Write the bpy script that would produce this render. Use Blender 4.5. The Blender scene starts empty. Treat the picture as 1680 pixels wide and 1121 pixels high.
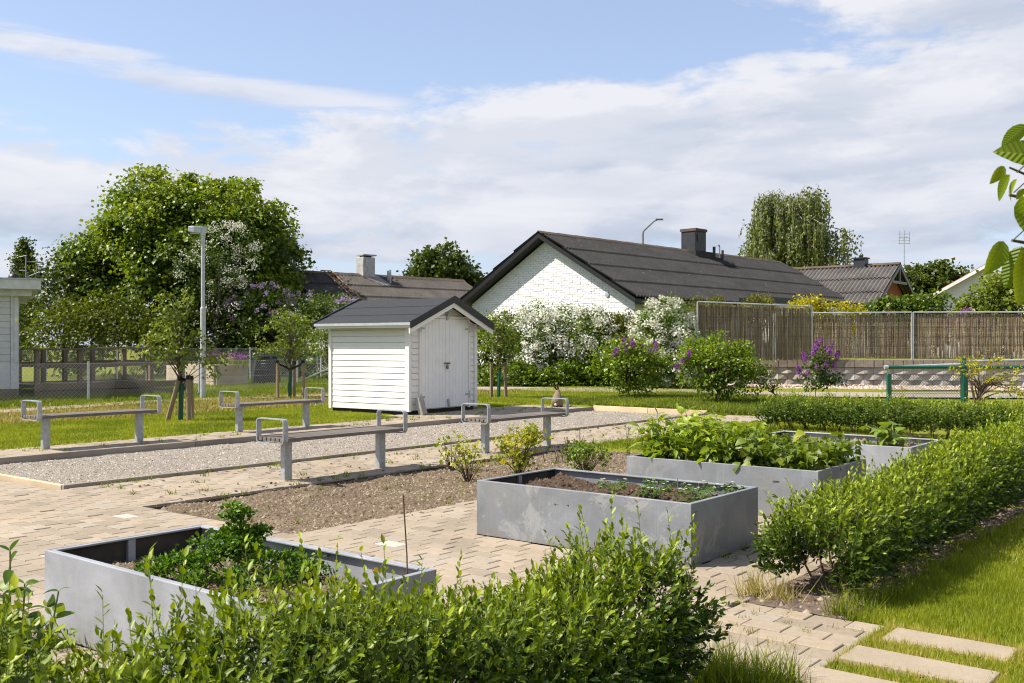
import bpy, math, random
import numpy as np
from mathutils import Vector, Matrix, noise as mnoise

scene = bpy.context.scene
COL = scene.collection
R = math.radians

# ------------------------------------------------------------------ camera, sky, sun, exposure
cam = bpy.data.cameras.new("camera")
cam.sensor_width = 36.0
cam.lens = 36.0 * 1640 / 1680
cam.shift_y = 0.0033
cam.clip_start = 0.1
cam.clip_end = 5000
cam.dof.use_dof = True
cam.dof.focus_distance = 10.0
cam.dof.aperture_fstop = 13.0
camo = bpy.data.objects.new("camera", cam)
camo.location = (0, 0, 1.4)
camo.rotation_euler = (R(90), 0, 0)
COL.objects.link(camo)
scene.camera = camo

SUN_AZ, SUN_EL = R(-96), R(48.5)          # azimuth from the view direction (clockwise), elevation
sd = Vector((math.sin(SUN_AZ) * math.cos(SUN_EL), math.cos(SUN_AZ) * math.cos(SUN_EL), math.sin(SUN_EL)))
sun = bpy.data.lights.new("sun", 'SUN')
sun.energy = 5.0
sun.angle = R(0.53)
sun.color = (1.0, 0.92, 0.79)
suno = bpy.data.objects.new("sun", sun)
suno.rotation_euler = sd.to_track_quat('Z', 'Y').to_euler()
suno.location = (-20, 0, 30)
COL.objects.link(suno)

scene.view_settings.view_transform = 'Standard'
scene.view_settings.look = 'None'
scene.view_settings.exposure = 0.8
scene.view_settings.gamma = 1.0
scene.view_settings.use_curve_mapping = False
scene.render.engine = 'CYCLES'
scene.cycles.max_bounces = 6
scene.cycles.diffuse_bounces = 3
scene.cycles.transmission_bounces = 4
scene.cycles.transparent_max_bounces = 8
scene.cycles.use_denoising = True
scene.cycles.filter_width = 1.1
try:
    scene.cycles.denoising_prefilter = 'ACCURATE'
except Exception:
    pass

world = bpy.data.worlds.new("World")
scene.world = world
world.use_nodes = True


def build_world():
    nt = world.node_tree
    nt.nodes.clear()
    N, L = nt.nodes, nt.links

    def math_(op, a, b=None, c=None, clamp=False):
        n = N.new('ShaderNodeMath'); n.operation = op; n.use_clamp = clamp
        for i, x in enumerate((a, b, c)):
            if x is None:
                continue
            if isinstance(x, (int, float)):
                n.inputs[i].default_value = x
            else:
                L.new(x, n.inputs[i])
        return n.outputs[0]

    def ss(x, a, b):
        n = N.new('ShaderNodeMapRange'); n.interpolation_type = 'SMOOTHSTEP'
        L.new(x, n.inputs['Value'])
        n.inputs['From Min'].default_value = a; n.inputs['From Max'].default_value = b
        return n.outputs['Result']

    def mixc(f, a, b):
        n = N.new('ShaderNodeMix'); n.data_type = 'RGBA'
        if isinstance(f, float): n.inputs['Factor'].default_value = f
        else: L.new(f, n.inputs['Factor'])
        for nm, x in (('A', a), ('B', b)):
            s = [i for i in n.inputs if i.name == nm and i.type == 'RGBA'][0]
            if isinstance(x, tuple): s.default_value = x
            else: L.new(x, s)
        return [o for o in n.outputs if o.type == 'RGBA'][0]

    sky = N.new('ShaderNodeTexSky'); sky.sky_type = 'NISHITA'
    sky.sun_disc = False
    sky.sun_elevation = SUN_EL
    sky.sun_rotation = math.atan2(sd.x, sd.y)
    sky.air_density = 1.0; sky.dust_density = 0.6; sky.ozone_density = 1.5
    tc = N.new('ShaderNodeTexCoord')
    sep = N.new('ShaderNodeSeparateXYZ'); L.new(tc.outputs['Generated'], sep.inputs[0])
    X, Y, Z = sep.outputs
    hyp = math_('SQRT', math_('ADD', math_('MULTIPLY', X, X), math_('MULTIPLY', Y, Y)))
    el = math_('ARCTAN2', Z, hyp)                  # elevation in radians
    az = math_('ARCTAN2', X, Y)
    zz = math_('MAXIMUM', math_('ADD', Z, 0.10), 0.02)
    px = math_('DIVIDE', X, zz); py = math_('DIVIDE', Y, zz)
    comb = N.new('ShaderNodeCombineXYZ')
    L.new(px, comb.inputs[0]); L.new(py, comb.inputs[1])

    def noise(vec, scale, detail, rough, off=(0, 0, 0), sc=(1, 1, 1), dist=0.0):
        m = N.new('ShaderNodeMapping'); L.new(vec, m.inputs['Vector'])
        m.inputs['Location'].default_value = off; m.inputs['Scale'].default_value = sc
        n = N.new('ShaderNodeTexNoise'); n.noise_dimensions = '3D'
        L.new(m.outputs[0], n.inputs['Vector'])
        n.inputs['Scale'].default_value = scale; n.inputs['Detail'].default_value = detail
        n.inputs['Roughness'].default_value = rough; n.inputs['Distortion'].default_value = dist
        return n.outputs[0]

    pv = comb.outputs[0]
    # vector in (azimuth, elevation) space for puffs seen edge on near the horizon
    c2 = N.new('ShaderNodeCombineXYZ'); L.new(az, c2.inputs[0]); L.new(math_('MULTIPLY', el, 2.6), c2.inputs[1])
    L.new(Z, c2.inputs[2])
    av = c2.outputs[0]
    big = noise(pv, 0.55, 5, 0.55, (3.1, 7.7, 0))
    puff = noise(av, 6.0, 9, 0.58, (1.3, 2.1, 0.4), dist=0.25)
    puff2 = noise(av, 6.0, 9, 0.58, (1.3 - 0.035, 2.1 + 0.09, 0.4), dist=0.25)
    fine = noise(av, 17.0, 7, 0.6, (5.0, 1.0, 2.0), dist=0.4)
    shape = math_('ADD', math_('MULTIPLY', puff, 1.75), math_('ADD', math_('MULTIPLY', fine, 0.85), math_('MULTIPLY', big, 0.5)))
    shape = math_('SUBTRACT', shape, 1.05)
    # coverage: a bank of cloud low in the sky, climbing on the right, scattered cloud higher up and all round
    right = ss(az, 0.24, 0.50)
    top = math_('ADD', 0.200, math_('MULTIPLY', right, 0.04))
    top = math_('ADD', top, math_('MULTIPLY', ss(az, -0.24, -0.02), 0.050))
    bank_hi = math_('SUBTRACT', 1.0, ss(math_('SUBTRACT', el, top), -0.07, 0.085))
    bank_lo = ss(el, 0.045, 0.15)
    cover = math_('MULTIPLY', bank_hi, math_('ADD', 0.45, math_('MULTIPLY', bank_lo, 0.55)))
    high = math_('MULTIPLY', ss(el, 0.42, 0.8), 0.35)
    cover = math_('MAXIMUM', cover, high)
    side = math_('SUBTRACT', math_('ADD', el, math_('MULTIPLY', az, 0.30)), 0.392)
    cover = math_('MAXIMUM', cover, math_('MULTIPLY', ss(side, -0.05, 0.05), math_('SUBTRACT', 1.0, math_('MULTIPLY', ss(el, 0.42, 0.8), 0.6))))
    m1 = ss(math_('ADD', shape, math_('MULTIPLY', math_('SUBTRACT', cover, 0.5), 1.0)), 0.40, 0.78)
    # thin streaks of cloud above the bank on the left
    stv = noise(av, 3.2, 8, 0.62, (8.0, 3.0, 0), sc=(1.0, 4.5, 1.0), dist=0.25)
    tilt = math_('ADD', el, math_('MULTIPLY', math_('ADD', az, 0.3), 0.12))
    band = math_('MULTIPLY', ss(tilt, 0.222, 0.243), math_('SUBTRACT', 1.0, ss(tilt, 0.252, 0.275)))
    band = math_('MULTIPLY', band, math_('SUBTRACT', 1.0, ss(az, -0.14, 0.0)))
    m2 = math_('MULTIPLY', ss(math_('ADD', stv, math_('MULTIPLY', band, 0.22)), 0.58, 0.78), band)
    mask = math_('MAXIMUM', m1, math_('MULTIPLY', m2, 0.85), clamp=True)
    mask = math_('MULTIPLY', mask, 0.97)

    shade = noise(av, 4.5, 7, 0.55, (2.0, 9.0, 1.0), sc=(0.7, 1.5, 1), dist=0.3)
    sh = ss(math_('ADD', shade, math_('MULTIPLY', ss(el, 0.07, 0.17), 0.20)), 0.42, 0.78)
    lit = math_('ADD', 0.5, math_('MULTIPLY', math_('SUBTRACT', puff, puff2), 6.5))
    lit = math_('ADD', lit, math_('MULTIPLY', math_('SUBTRACT', fine, 0.5), 0.9), clamp=True)
    sh = math_('ADD', math_('MULTIPLY', sh, 0.6), math_('MULTIPLY', lit, 0.4), clamp=True)
    cloud = mixc(sh, (0.305, 0.345, 0.42, 1), (0.500, 0.503, 0.535, 1))
    skyc = N.new('ShaderNodeVectorMath'); skyc.operation = 'SCALE'
    L.new(sky.outputs[0], skyc.inputs[0]); skyc.inputs['Scale'].default_value = 0.118
    hazec = mixc(math_('SUBTRACT', 1.0, ss(el, 0.0, 0.20)), skyc.outputs[0], (0.30, 0.365, 0.49, 1))
    hz = mixc(0.38, mixc(0.75, skyc.outputs[0], hazec), (0.335, 0.36, 0.475, 1))
    col = mixc(mask, hz, cloud)
    bg = N.new('ShaderNodeBackground'); L.new(col, bg.inputs['Color']); bg.inputs['Strength'].default_value = 1.0
    out = N.new('ShaderNodeOutputWorld'); L.new(bg.outputs[0], out.inputs[0])


build_world()

# ------------------------------------------------------------------ the garden's own grid
GA = R(38.7)
TH = R(90) - GA                      # heading of the grid's u axis


def G(u, v, z=0.0):
    return (u * math.sin(GA) - v * math.cos(GA), u * math.cos(GA) + v * math.sin(GA), z)


def Gn(uvz):
    a = np.asarray(uvz, float).copy()
    x = a[:, 0] * math.sin(GA) - a[:, 1] * math.cos(GA)
    y = a[:, 0] * math.cos(GA) + a[:, 1] * math.sin(GA)
    a[:, 0], a[:, 1] = x, y
    return a


# ------------------------------------------------------------------ object helpers
def tag(o, label=None, cat=None, group=None, kind=None):
    if label: o['label'] = label
    if cat: o['category'] = cat
    if group: o['group'] = group
    if kind: o['kind'] = kind
    return o


def empty(name, loc=(0, 0, 0), rz=0.0, label=None, cat=None, group=None):
    o = bpy.data.objects.new(name, None)
    o.empty_display_size = 0.2
    o.location = loc; o.rotation_euler = (0, 0, rz)
    COL.objects.link(o)
    return tag(o, label, cat, group)


def link(name, mesh, parent=None, loc=None, rot=None, kind=None):
    o = bpy.data.objects.new(name, mesh)
    COL.objects.link(o)
    if parent: o.parent = parent
    if loc is not None: o.location = loc
    if rot is not None: o.rotation_euler = rot
    if kind: o['kind'] = kind
    return o


def bevel(o, w=0.004, seg=2):
    m = o.modifiers.new('bevel', 'BEVEL'); m.width = w; m.segments = seg; m.limit_method = 'ANGLE'
    return o


def copy_tree(o, parent=None):
    c = o.copy(); COL.objects.link(c)
    if parent: c.parent = parent
    for ch in list(o.children):
        copy_tree(ch, c)
    return c


def unit(a):
    return a / np.maximum(np.linalg.norm(a, axis=-1, keepdims=True), 1e-9)


class MB:
    """polygon collector for hard shapes"""
    def __init__(self):
        self.v = []; self.f = []; self.s = []

    def add(self, vs, fs, smooth=False):
        b = len(self.v)
        self.v += [tuple(p) for p in vs]
        self.f += [[i + b for i in f] for f in fs]
        self.s += [smooth] * len(fs)
        return self

    def box(self, x0, x1, y0, y1, z0, z1):
        vs = [(x0, y0, z0), (x1, y0, z0), (x1, y1, z0), (x0, y1, z0), (x0, y0, z1), (x1, y0, z1), (x1, y1, z1), (x0, y1, z1)]
        return self.add(vs, [(3, 2, 1, 0), (4, 5, 6, 7), (0, 1, 5, 4), (1, 2, 6, 5), (2, 3, 7, 6), (3, 0, 4, 7)])

    def bar(self, p, q, w, h, up=(0, 0, 1)):
        p, q = Vector(p), Vector(q)
        t = (q - p).normalized(); s = t.cross(Vector(up))
        if s.length < 1e-4: s = t.cross(Vector((1, 0, 0)))
        s.normalize(); n = s.cross(t)
        vs = []
        for c in (p, q):
            for a, b in ((-1, -1), (1, -1), (1, 1), (-1, 1)):
                vs.append(c + s * a * w / 2 + n * b * h / 2)
        return self.add(vs, [(3, 2, 1, 0), (4, 5, 6, 7), (0, 1, 5, 4), (1, 2, 6, 5), (2, 3, 7, 6), (3, 0, 4, 7)])

    def tube(self, pts, r, n=8, caps=True):
        pts = [Vector(p) for p in pts]
        if not isinstance(r, (list, tuple)): r = [r] * len(pts)
        vs, fs = [], []
        ref = None
        for i, p in enumerate(pts):
            t = (pts[min(i + 1, len(pts) - 1)] - pts[max(i - 1, 0)]).normalized()
            if ref is None:
                ref = Vector((0, 0, 1)) if abs(t.z) < 0.9 else Vector((1, 0, 0))
            s = t.cross(ref).normalized(); m = s.cross(t)
            ref = m.copy() if abs(m.dot(t)) < .5 else ref
            for k in range(n):
                a = 2 * math.pi * k / n
                vs.append(p + (s * math.cos(a) + m * math.sin(a)) * r[i])
        for i in range(len(pts) - 1):
            for k in range(n):
                a, b = i * n + k, i * n + (k + 1) % n
                fs.append((a, b, b + n, a + n))
        if caps:
            fs.append(tuple(range(n))[::-1]); fs.append(tuple((len(pts) - 1) * n + k for k in range(n)))
        return self.add(vs, fs, True)

    def lathe(self, prof, n=16, c=(0, 0, 0)):
        vs, fs = [], []
        for r, z in prof:
            for k in range(n):
                a = 2 * math.pi * k / n
                vs.append((c[0] + r * math.cos(a), c[1] + r * math.sin(a), c[2] + z))
        for i in range(len(prof) - 1):
            for k in range(n):
                a, b = i * n + k, i * n + (k + 1) % n
                fs.append((a, b, b + n, a + n))
        fs.append(tuple(range(n))[::-1]); fs.append(tuple((len(prof) - 1) * n + k for k in range(n)))
        return self.add(vs, fs, True)

    def mesh(self, name, mat):
        me = bpy.data.meshes.new(name)
        me.from_pydata(self.v, [], self.f)
        me.polygons.foreach_set('use_smooth', self.s)
        if any(self.s):
            try: me.set_sharp_from_angle(angle=R(40))
            except Exception: pass
        if mat: me.materials.append(mat)
        me.update()
        return me

    def build(self, name, mat, parent=None, loc=None, rot=None, kind=None):
        return link(name, self.mesh(name, mat), parent, loc, rot, kind)


class NP:
    """numpy triangle collector for masses of small pieces; each face carries a value 'rnd'"""
    def __init__(self):
        self.v = []; self.f = []; self.r = []; self.n = 0

    def add(self, v, f, r):
        self.v.append(np.asarray(v, np.float32)); self.f.append(np.asarray(f, np.int32) + self.n)
        self.r.append(np.asarray(r, np.float32)); self.n += len(v)

    def leaves(self, P, T, Nn, Ln, Wd, rnd, fold=0.12, droop=0.10, wide=0.45):
        P = np.asarray(P, float); n = len(P)
        if n == 0: return self
        Ln = np.broadcast_to(np.asarray(Ln, float), (n,))[:, None]; Wd = np.broadcast_to(np.asarray(Wd, float), (n,))[:, None]
        T = unit(T); B = unit(np.cross(Nn, T)); Nn = np.cross(T, B)
        base = P; mid = P + T * Ln * wide
        tip = P + T * Ln - Nn * Ln * droop
        left = mid + B * Wd * .5 + Nn * Wd * fold; right = mid - B * Wd * .5 + Nn * Wd * fold
        V = np.stack([base, right, mid + T * Ln * 0.05, tip, left], 1).reshape(-1, 3)
        F = np.array([[0, 1, 2], [1, 3, 2], [2, 3, 4], [0, 2, 4]])
        F = (np.arange(n)[:, None, None] * 5 + F[None]).reshape(-1, 3)
        self.add(V, F, np.repeat(np.broadcast_to(rnd, (n,)), 4))
        return self

    def leaves8(self, P, T, Nn, Ln, Wd, rnd, fold=0.12, droop=0.12):
        P = np.asarray(P, float); n = len(P)
        Ln = Ln[:, None]; Wd = Wd[:, None]
        T = unit(T); B = unit(np.cross(Nn, T)); Nn = np.cross(T, B)
        def at(t, w): return P + T * Ln * t + B * Wd * w + Nn * (Wd * abs(w) * 2 * fold - Ln * droop * t * t)
        vs = [at(0, 0), at(.24, -.40), at(.60, -.44), at(1, 0), at(.60, .44), at(.24, .40)]
        V = np.stack(vs, 1).reshape(-1, 3)
        F = np.array([[0, 1, 2], [0, 2, 3], [0, 3, 4], [0, 4, 5]])
        F = (np.arange(n)[:, None, None] * 6 + F[None]).reshape(-1, 3)
        self.add(V, F, np.repeat(np.broadcast_to(rnd, (n,)), 4))
        return self

    def flakes(self, P, T, Nn, Ln, Wd, rnd, fold=0.15):
        P = np.asarray(P, float); n = len(P)
        if n == 0: return self
        Ln = np.broadcast_to(np.asarray(Ln, float), (n,))[:, None]; Wd = np.broadcast_to(np.asarray(Wd, float), (n,))[:, None]
        T = unit(T); B = unit(np.cross(Nn, T)); Nn = np.cross(T, B)
        mid = P + T * Ln * .45 + Nn * Wd * fold
        V = np.stack([P, mid - B * Wd * .5, P + T * Ln, mid + B * Wd * .5], 1).reshape(-1, 3)
        F = np.array([[0, 1, 2], [0, 2, 3]])
        F = (np.arange(n)[:, None, None] * 4 + F[None]).reshape(-1, 3)
        self.add(V, F, np.repeat(np.broadcast_to(rnd, (n,)), 2))
        return self

    def segs(self, A, B, ra, rb, rnd=0.5):
        A = np.asarray(A, float); B = np.asarray(B, float); n = len(A)
        if n == 0: return self
        ra = np.broadcast_to(np.asarray(ra, float), (n,))[:, None]; rb = np.broadcast_to(np.asarray(rb, float), (n,))[:, None]
        t = unit(B - A); ref = np.where(np.abs(t[:, 2:3]) < .9, [[0, 0, 1.]], [[1., 0, 0]])
        s = unit(np.cross(t, ref)); m = np.cross(s, t)
        vs = []
        for k in range(3):
            a = 2 * math.pi * k / 3; d = s * math.cos(a) + m * math.sin(a)
            vs += [A + d * ra, B + d * rb]
        V = np.stack(vs, 1).reshape(-1, 3)
        F = np.array([[0, 2, 3], [0, 3, 1], [2, 4, 5], [2, 5, 3], [4, 0, 1], [4, 1, 5]])
        F = (np.arange(n)[:, None, None] * 6 + F[None]).reshape(-1, 3)
        self.add(V, F, np.repeat(np.broadcast_to(rnd, (n,)), 6))
        return self

    def blades(self, P, H, W, rng, lean=0.4, rnd=None):
        P = np.asarray(P, float); n = len(P)
        a = rng.random(n) * 2 * np.pi
        d = np.stack([np.cos(a), np.sin(a), np.zeros(n)], 1)
        b = rng.random(n) * 2 * np.pi
        ln = np.stack([np.cos(b), np.sin(b), np.zeros(n)], 1) * (rng.random(n) * lean)[:, None]
        H = np.broadcast_to(H, (n,))[:, None]; W = np.broadcast_to(W, (n,))[:, None]
        tip = P + (ln + np.array([0, 0, 1.])) * H
        V = np.stack([P - d * W / 2, P + d * W / 2, tip], 1).reshape(-1, 3)
        F = np.arange(n * 3).reshape(-1, 3)
        self.add(V, F, rng.random(n) if rnd is None else rnd)
        return self

    def pebbles(self, P, S, rng, flat=0.6):
        P = np.asarray(P, float); n = len(P)
        d = np.array([[1, 0, -.3], [0, 1, -.3], [-1, 0, -.3], [0, -1, -.3], [0, 0, 1.]])
        a = rng.random(n) * 6.28; c, s = np.cos(a), np.sin(a)
        k = S[:, None, None] * (d[None] * np.array([1, 1, flat])) * (0.65 + .7 * rng.random((n, 5, 1)))
        x = k[..., 0] * c[:, None] - k[..., 1] * s[:, None]; y = k[..., 0] * s[:, None] + k[..., 1] * c[:, None]
        V = (P[:, None] + np.stack([x, y, k[..., 2]], -1)).reshape(-1, 3)
        F = np.array([[0, 1, 4], [1, 2, 4], [2, 3, 4], [3, 0, 4]])
        F = (np.arange(n)[:, None, None] * 5 + F[None]).reshape(-1, 3)
        self.add(V, F, np.repeat(rng.random(n), 4))
        return self

    def mesh(self, name, mat, smooth=False):
        me = bpy.data.meshes.new(name)
        if not self.v:
            return me
        V = np.concatenate(self.v); F = np.concatenate(self.f); Rr = np.concatenate(self.r)
        me.vertices.add(len(V)); me.vertices.foreach_set('co', V.ravel())
        me.loops.add(F.size); me.loops.foreach_set('vertex_index', F.ravel().astype(np.int32))
        me.polygons.add(len(F))
        me.polygons.foreach_set('loop_start', np.arange(0, F.size, 3, dtype=np.int32))
        me.polygons.foreach_set('loop_total', np.full(len(F), 3, np.int32))
        me.update(calc_edges=True)
        at = me.attributes.new('rnd', 'FLOAT', 'FACE'); at.data.foreach_set('value', np.clip(Rr, 0, 1).astype(np.float32))
        if smooth: me.polygons.foreach_set('use_smooth', np.ones(len(F), bool))
        if mat: me.materials.append(mat)
        return me

    def build(self, name, mat, parent=None, kind='stuff', loc=None, smooth=False):
        return link(name, self.mesh(name, mat, smooth), parent, loc, None, kind)


# ------------------------------------------------------------------ materials
def c4(c): return (c[0], c[1], c[2], 1.0)


class NT:
    def __init__(self, name):
        self.m = bpy.data.materials.new(name); self.m.use_nodes = True
        self.t = self.m.node_tree; self.t.nodes.clear()
        self.N, self.L = self.t.nodes, self.t.links
        self.out = self.N.new('ShaderNodeOutputMaterial')
        self.geo = self.N.new('ShaderNodeNewGeometry')

    def pos(self, coords='world', scale=(1, 1, 1), rot=(0, 0, 0)):
        if coords == 'world': src = self.geo.outputs['Position']
        else:
            t = self.N.new('ShaderNodeTexCoord'); src = t.outputs['Object']
        if scale == (1, 1, 1) and rot == (0, 0, 0): return src
        m = self.N.new('ShaderNodeMapping'); m.inputs['Scale'].default_value = scale; m.inputs['Rotation'].default_value = rot
        self.L.new(src, m.inputs['Vector']); return m.outputs[0]

    def noise(self, vec, scale, detail=4, rough=.55, dist=0):
        n = self.N.new('ShaderNodeTexNoise'); self.L.new(vec, n.inputs['Vector'])
        n.inputs['Scale'].default_value = scale; n.inputs['Detail'].default_value = detail
        n.inputs['Roughness'].default_value = rough; n.inputs['Distortion'].default_value = dist
        return n.outputs[0]

    def vor(self, vec, scale, out='Distance'):
        n = self.N.new('ShaderNodeTexVoronoi'); self.L.new(vec, n.inputs['Vector']); n.inputs['Scale'].default_value = scale
        return n.outputs[out]

    def ramp(self, f, stops):
        n = self.N.new('ShaderNodeValToRGB'); self.L.new(f, n.inputs[0])
        e = n.color_ramp.elements
        while len(e) < len(stops): e.new(0.5)
        for i, (p, c) in enumerate(stops):
            e[i].position = p; e[i].color = c4(c) if not isinstance(c, float) else (c, c, c, 1)
        return n.outputs[0]

    def mix(self, f, a, b, mode='MIX'):
        n = self.N.new('ShaderNodeMix'); n.data_type = 'RGBA'; n.blend_type = mode
        if isinstance(f, (int, float)): n.inputs['Factor'].default_value = f
        else: self.L.new(f, n.inputs['Factor'])
        for nm, x in (('A', a), ('B', b)):
            s = [i for i in n.inputs if i.name == nm and i.type == 'RGBA'][0]
            if isinstance(x, tuple): s.default_value = c4(x)
            else: self.L.new(x, s)
        return [o for o in n.outputs if o.type == 'RGBA'][0]

    def rnd(self, src):
        if src == 'object':
            n = self.N.new('ShaderNodeObjectInfo'); return n.outputs['Random']
        n = self.N.new('ShaderNodeAttribute'); n.attribute_name = 'rnd'; return n.outputs['Fac']

    def bump(self, h, strength, dist=0.02):
        n = self.N.new('ShaderNodeBump'); self.L.new(h, n.inputs['Height'])
        n.inputs['Strength'].default_value = strength; n.inputs['Distance'].default_value = dist
        return n.outputs[0]

    def finish(self, col, rough=.7, metal=0.0, normal=None, spec=.3, trans=0.0, tcol=None):
        p = self.N.new('ShaderNodeBsdfPrincipled')
        if isinstance(col, tuple): p.inputs['Base Color'].default_value = c4(col)
        else: self.L.new(col, p.inputs['Base Color'])
        if isinstance(rough, (int, float)): p.inputs['Roughness'].default_value = rough
        else: self.L.new(rough, p.inputs['Roughness'])
        p.inputs['Metallic'].default_value = metal
        p.inputs['Specular IOR Level'].default_value = spec
        if normal is not None: self.L.new(normal, p.inputs['Normal'])
        sh = p.outputs[0]
        if trans > 0:
            t = self.N.new('ShaderNodeBsdfTranslucent')
            if tcol is None: tcol = col
            if isinstance(tcol, tuple): t.inputs[0].default_value = c4(tcol)
            else: self.L.new(tcol, t.inputs[0])
            mx = self.N.new('ShaderNodeMixShader'); mx.inputs[0].default_value = trans
            self.L.new(sh, mx.inputs[1]); self.L.new(t.outputs[0], mx.inputs[2]); sh = mx.outputs[0]
        self.L.new(sh, self.out.inputs[0])
        return self.m


def leafmat(name, stops, trans=.35, rough=.45, spec=.35, src='attr', boost=(1.5, 1.45, .7)):
    n = NT(name)
    c = n.ramp(n.rnd(src), [(i / (len(stops) - 1), s) for i, s in enumerate(stops)])
    t = n.mix(1.0, c, boost, 'MULTIPLY')
    return n.finish(c, rough, 0, None, spec, trans, t)


def plain(name, col, rough=.6, metal=0., spec=.3, var=.15, scale=6., bump=0., bscale=60., stretch=(1, 1, 1), coords='world', rot=(0, 0, 0)):
    n = NT(name)
    v = n.pos(coords, stretch, rot)
    d = tuple(x * (1 - var) for x in col); l = tuple(min(1, x * (1 + var)) for x in col)
    c = n.ramp(n.noise(v, scale, 5, .6), [(.3, d), (.7, l)])
    b = n.bump(n.noise(v, bscale, 3), bump, .01) if bump else None
    return n.finish(c, rough, metal, b, spec)


M = {}
# leaves
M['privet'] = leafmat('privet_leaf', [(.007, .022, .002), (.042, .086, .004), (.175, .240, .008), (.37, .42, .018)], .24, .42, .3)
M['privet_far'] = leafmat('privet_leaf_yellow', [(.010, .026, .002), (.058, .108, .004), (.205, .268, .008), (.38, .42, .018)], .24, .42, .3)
M['maple'] = leafmat('maple_leaf', [(.016, .036, .003), (.056, .106, .005), (.150, .212, .009), (.27, .32, .018)], .36, .45, .4)
M['hawthorn_leaf'] = leafmat('hawthorn_leaf', [(.03, .06, .012), (.07, .12, .02), (.14, .18, .04)], .3)
M['dark_shrub'] = leafmat('dark_shrub_leaf', [(.012, .026, .004), (.040, .064, .006), (.10, .125, .010)], .3)
M['yellow_shrub'] = leafmat('olive_shrub_leaf', [(.03, .050, .004), (.085, .115, .006), (.18, .205, .012)], .35)
M['lilac_leaf'] = leafmat('lilac_leaf', [(.022, .046, .005), (.068, .115, .008), (.155, .215, .014)], .33, .45, .4)
M['shrub_bright'] = leafmat('bright_shrub_leaf', [(.038, .072, .005), (.115, .185, .007), (.225, .30, .012)], .38, .42, .4)
M['apple_leaf'] = leafmat('apple_leaf', [(.04, .065, .008), (.12, .165, .012), (.23, .265, .025)], .38, .45, .4)
M['birch_leaf'] = leafmat('birch_leaf', [(.055, .080, .016), (.125, .160, .028), (.22, .24, .055)], .33)
M['far_leaf'] = leafmat('far_tree_leaf', [(.020, .038, .005), (.062, .092, .008), (.13, .165, .014)], .33)
M['golden_leaf'] = leafmat('golden_leaf', [(.15, .15, .008), (.40, .36, .012), (.60, .52, .02)], .35)
M['thuja'] = leafmat('golden_thuja_leaf', [(.05, .06, .006), (.13, .135, .010), (.24, .22, .016)], .25)
M['currant_leaf'] = leafmat('currant_leaf', [(.10, .13, .012), (.18, .23, .02), (.32, .34, .035), (.48, .38, .02)], .4)
M['parsley'] = leafmat('parsley_leaf', [(.026, .070, .004), (.075, .165, .007), (.17, .275, .014)], .3, .5)
M['sprout'] = leafmat('pale_planter_leaf', [(.13, .20, .012), (.22, .30, .018), (.32, .39, .03)], .4, .45, .4, src='object')
M['raspberry'] = leafmat('raspberry_leaf', [(.07, .12, .010), (.15, .205, .015), (.29, .31, .025)], .35, .45, .4, src='object')
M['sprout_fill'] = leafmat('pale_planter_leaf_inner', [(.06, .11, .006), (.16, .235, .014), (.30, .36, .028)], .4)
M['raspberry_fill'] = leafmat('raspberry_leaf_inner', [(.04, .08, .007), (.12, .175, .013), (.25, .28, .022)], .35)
M['rhubarb'] = leafmat('rhubarb_leaf', [(.12, .19, .02), (.20, .28, .035)], .35, src='object')
M['cherry'] = None
M['cherry_far'] = leafmat('cherry_leaf_crown', [(.07, .13, .010), (.14, .20, .014)], .45)
M['white_flower'] = leafmat('white_blossom', [(.58, .58, .45), (.74, .74, .63)], .25, .8, .1, boost=(1, 1, 1))
M['lilac_flower'] = leafmat('pale_lilac_blossom', [(.28, .20, .34), (.45, .35, .50)], .25, .8, .1, boost=(1, 1, 1))
M['purple_flower'] = leafmat('purple_lilac_blossom', [(.20, .050, .25), (.38, .13, .44)], .25, .8, .1, boost=(1, 1, 1))
M['grass'] = leafmat('lawn_blade', [(.098, .135, .008), (.182, .235, .012), (.285, .315, .022), (.44, .36, .10)], .35, .5, .3)
M['grass_wild'] = leafmat('wild_grass_blade', [(.07, .105, .008), (.15, .195, .012), (.26, .29, .02)], .35, .5, .3)
M['grass_dry'] = leafmat('dry_grass_blade', [(.12, .15, .02), (.34, .28, .10), (.46, .36, .15)], .3, .6, .2)
M['seedhead'] = plain('grass_seedhead', (.30, .24, .13), .8)
# wood and stems
M['bark'] = plain('bark', (.075, .058, .045), .85, var=.4, scale=12, bump=.5, bscale=40)
M['twig'] = plain('brown_twig', (.10, .065, .042), .8, var=.3, scale=20)
M['stem_green'] = plain('green_stem', (.14, .18, .045), .6)
M['birch_bark'] = plain('birch_bark', (.42, .41, .38), .8, var=.4, scale=6)


def wood(name, col, var=.35, grain=(2, 40, 40), rough=.75, obj_var=.18):
    n = NT(name)
    v = n.pos('object', grain)
    g = n.noise(v, 3.0, 6, .65, .6)
    d = tuple(x * (1 - var) for x in col); l = tuple(x * (1 + var) for x in col)
    c = n.ramp(g, [(.25, d), (.75, l)])
    big = n.ramp(n.noise(n.pos('world'), 1.7, 4), [(.3, 0.82), (.7, 1.12)])
    c = n.mix(1.0, c, big, 'MULTIPLY')
    ov = n.ramp(n.rnd('object'), [(0., 1 - obj_var), (1., 1 + obj_var * .5)])
    c = n.mix(1.0, c, ov, 'MULTIPLY')
    return n.finish(c, rough, 0, n.bump(g, .35, .006), .25)


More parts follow.
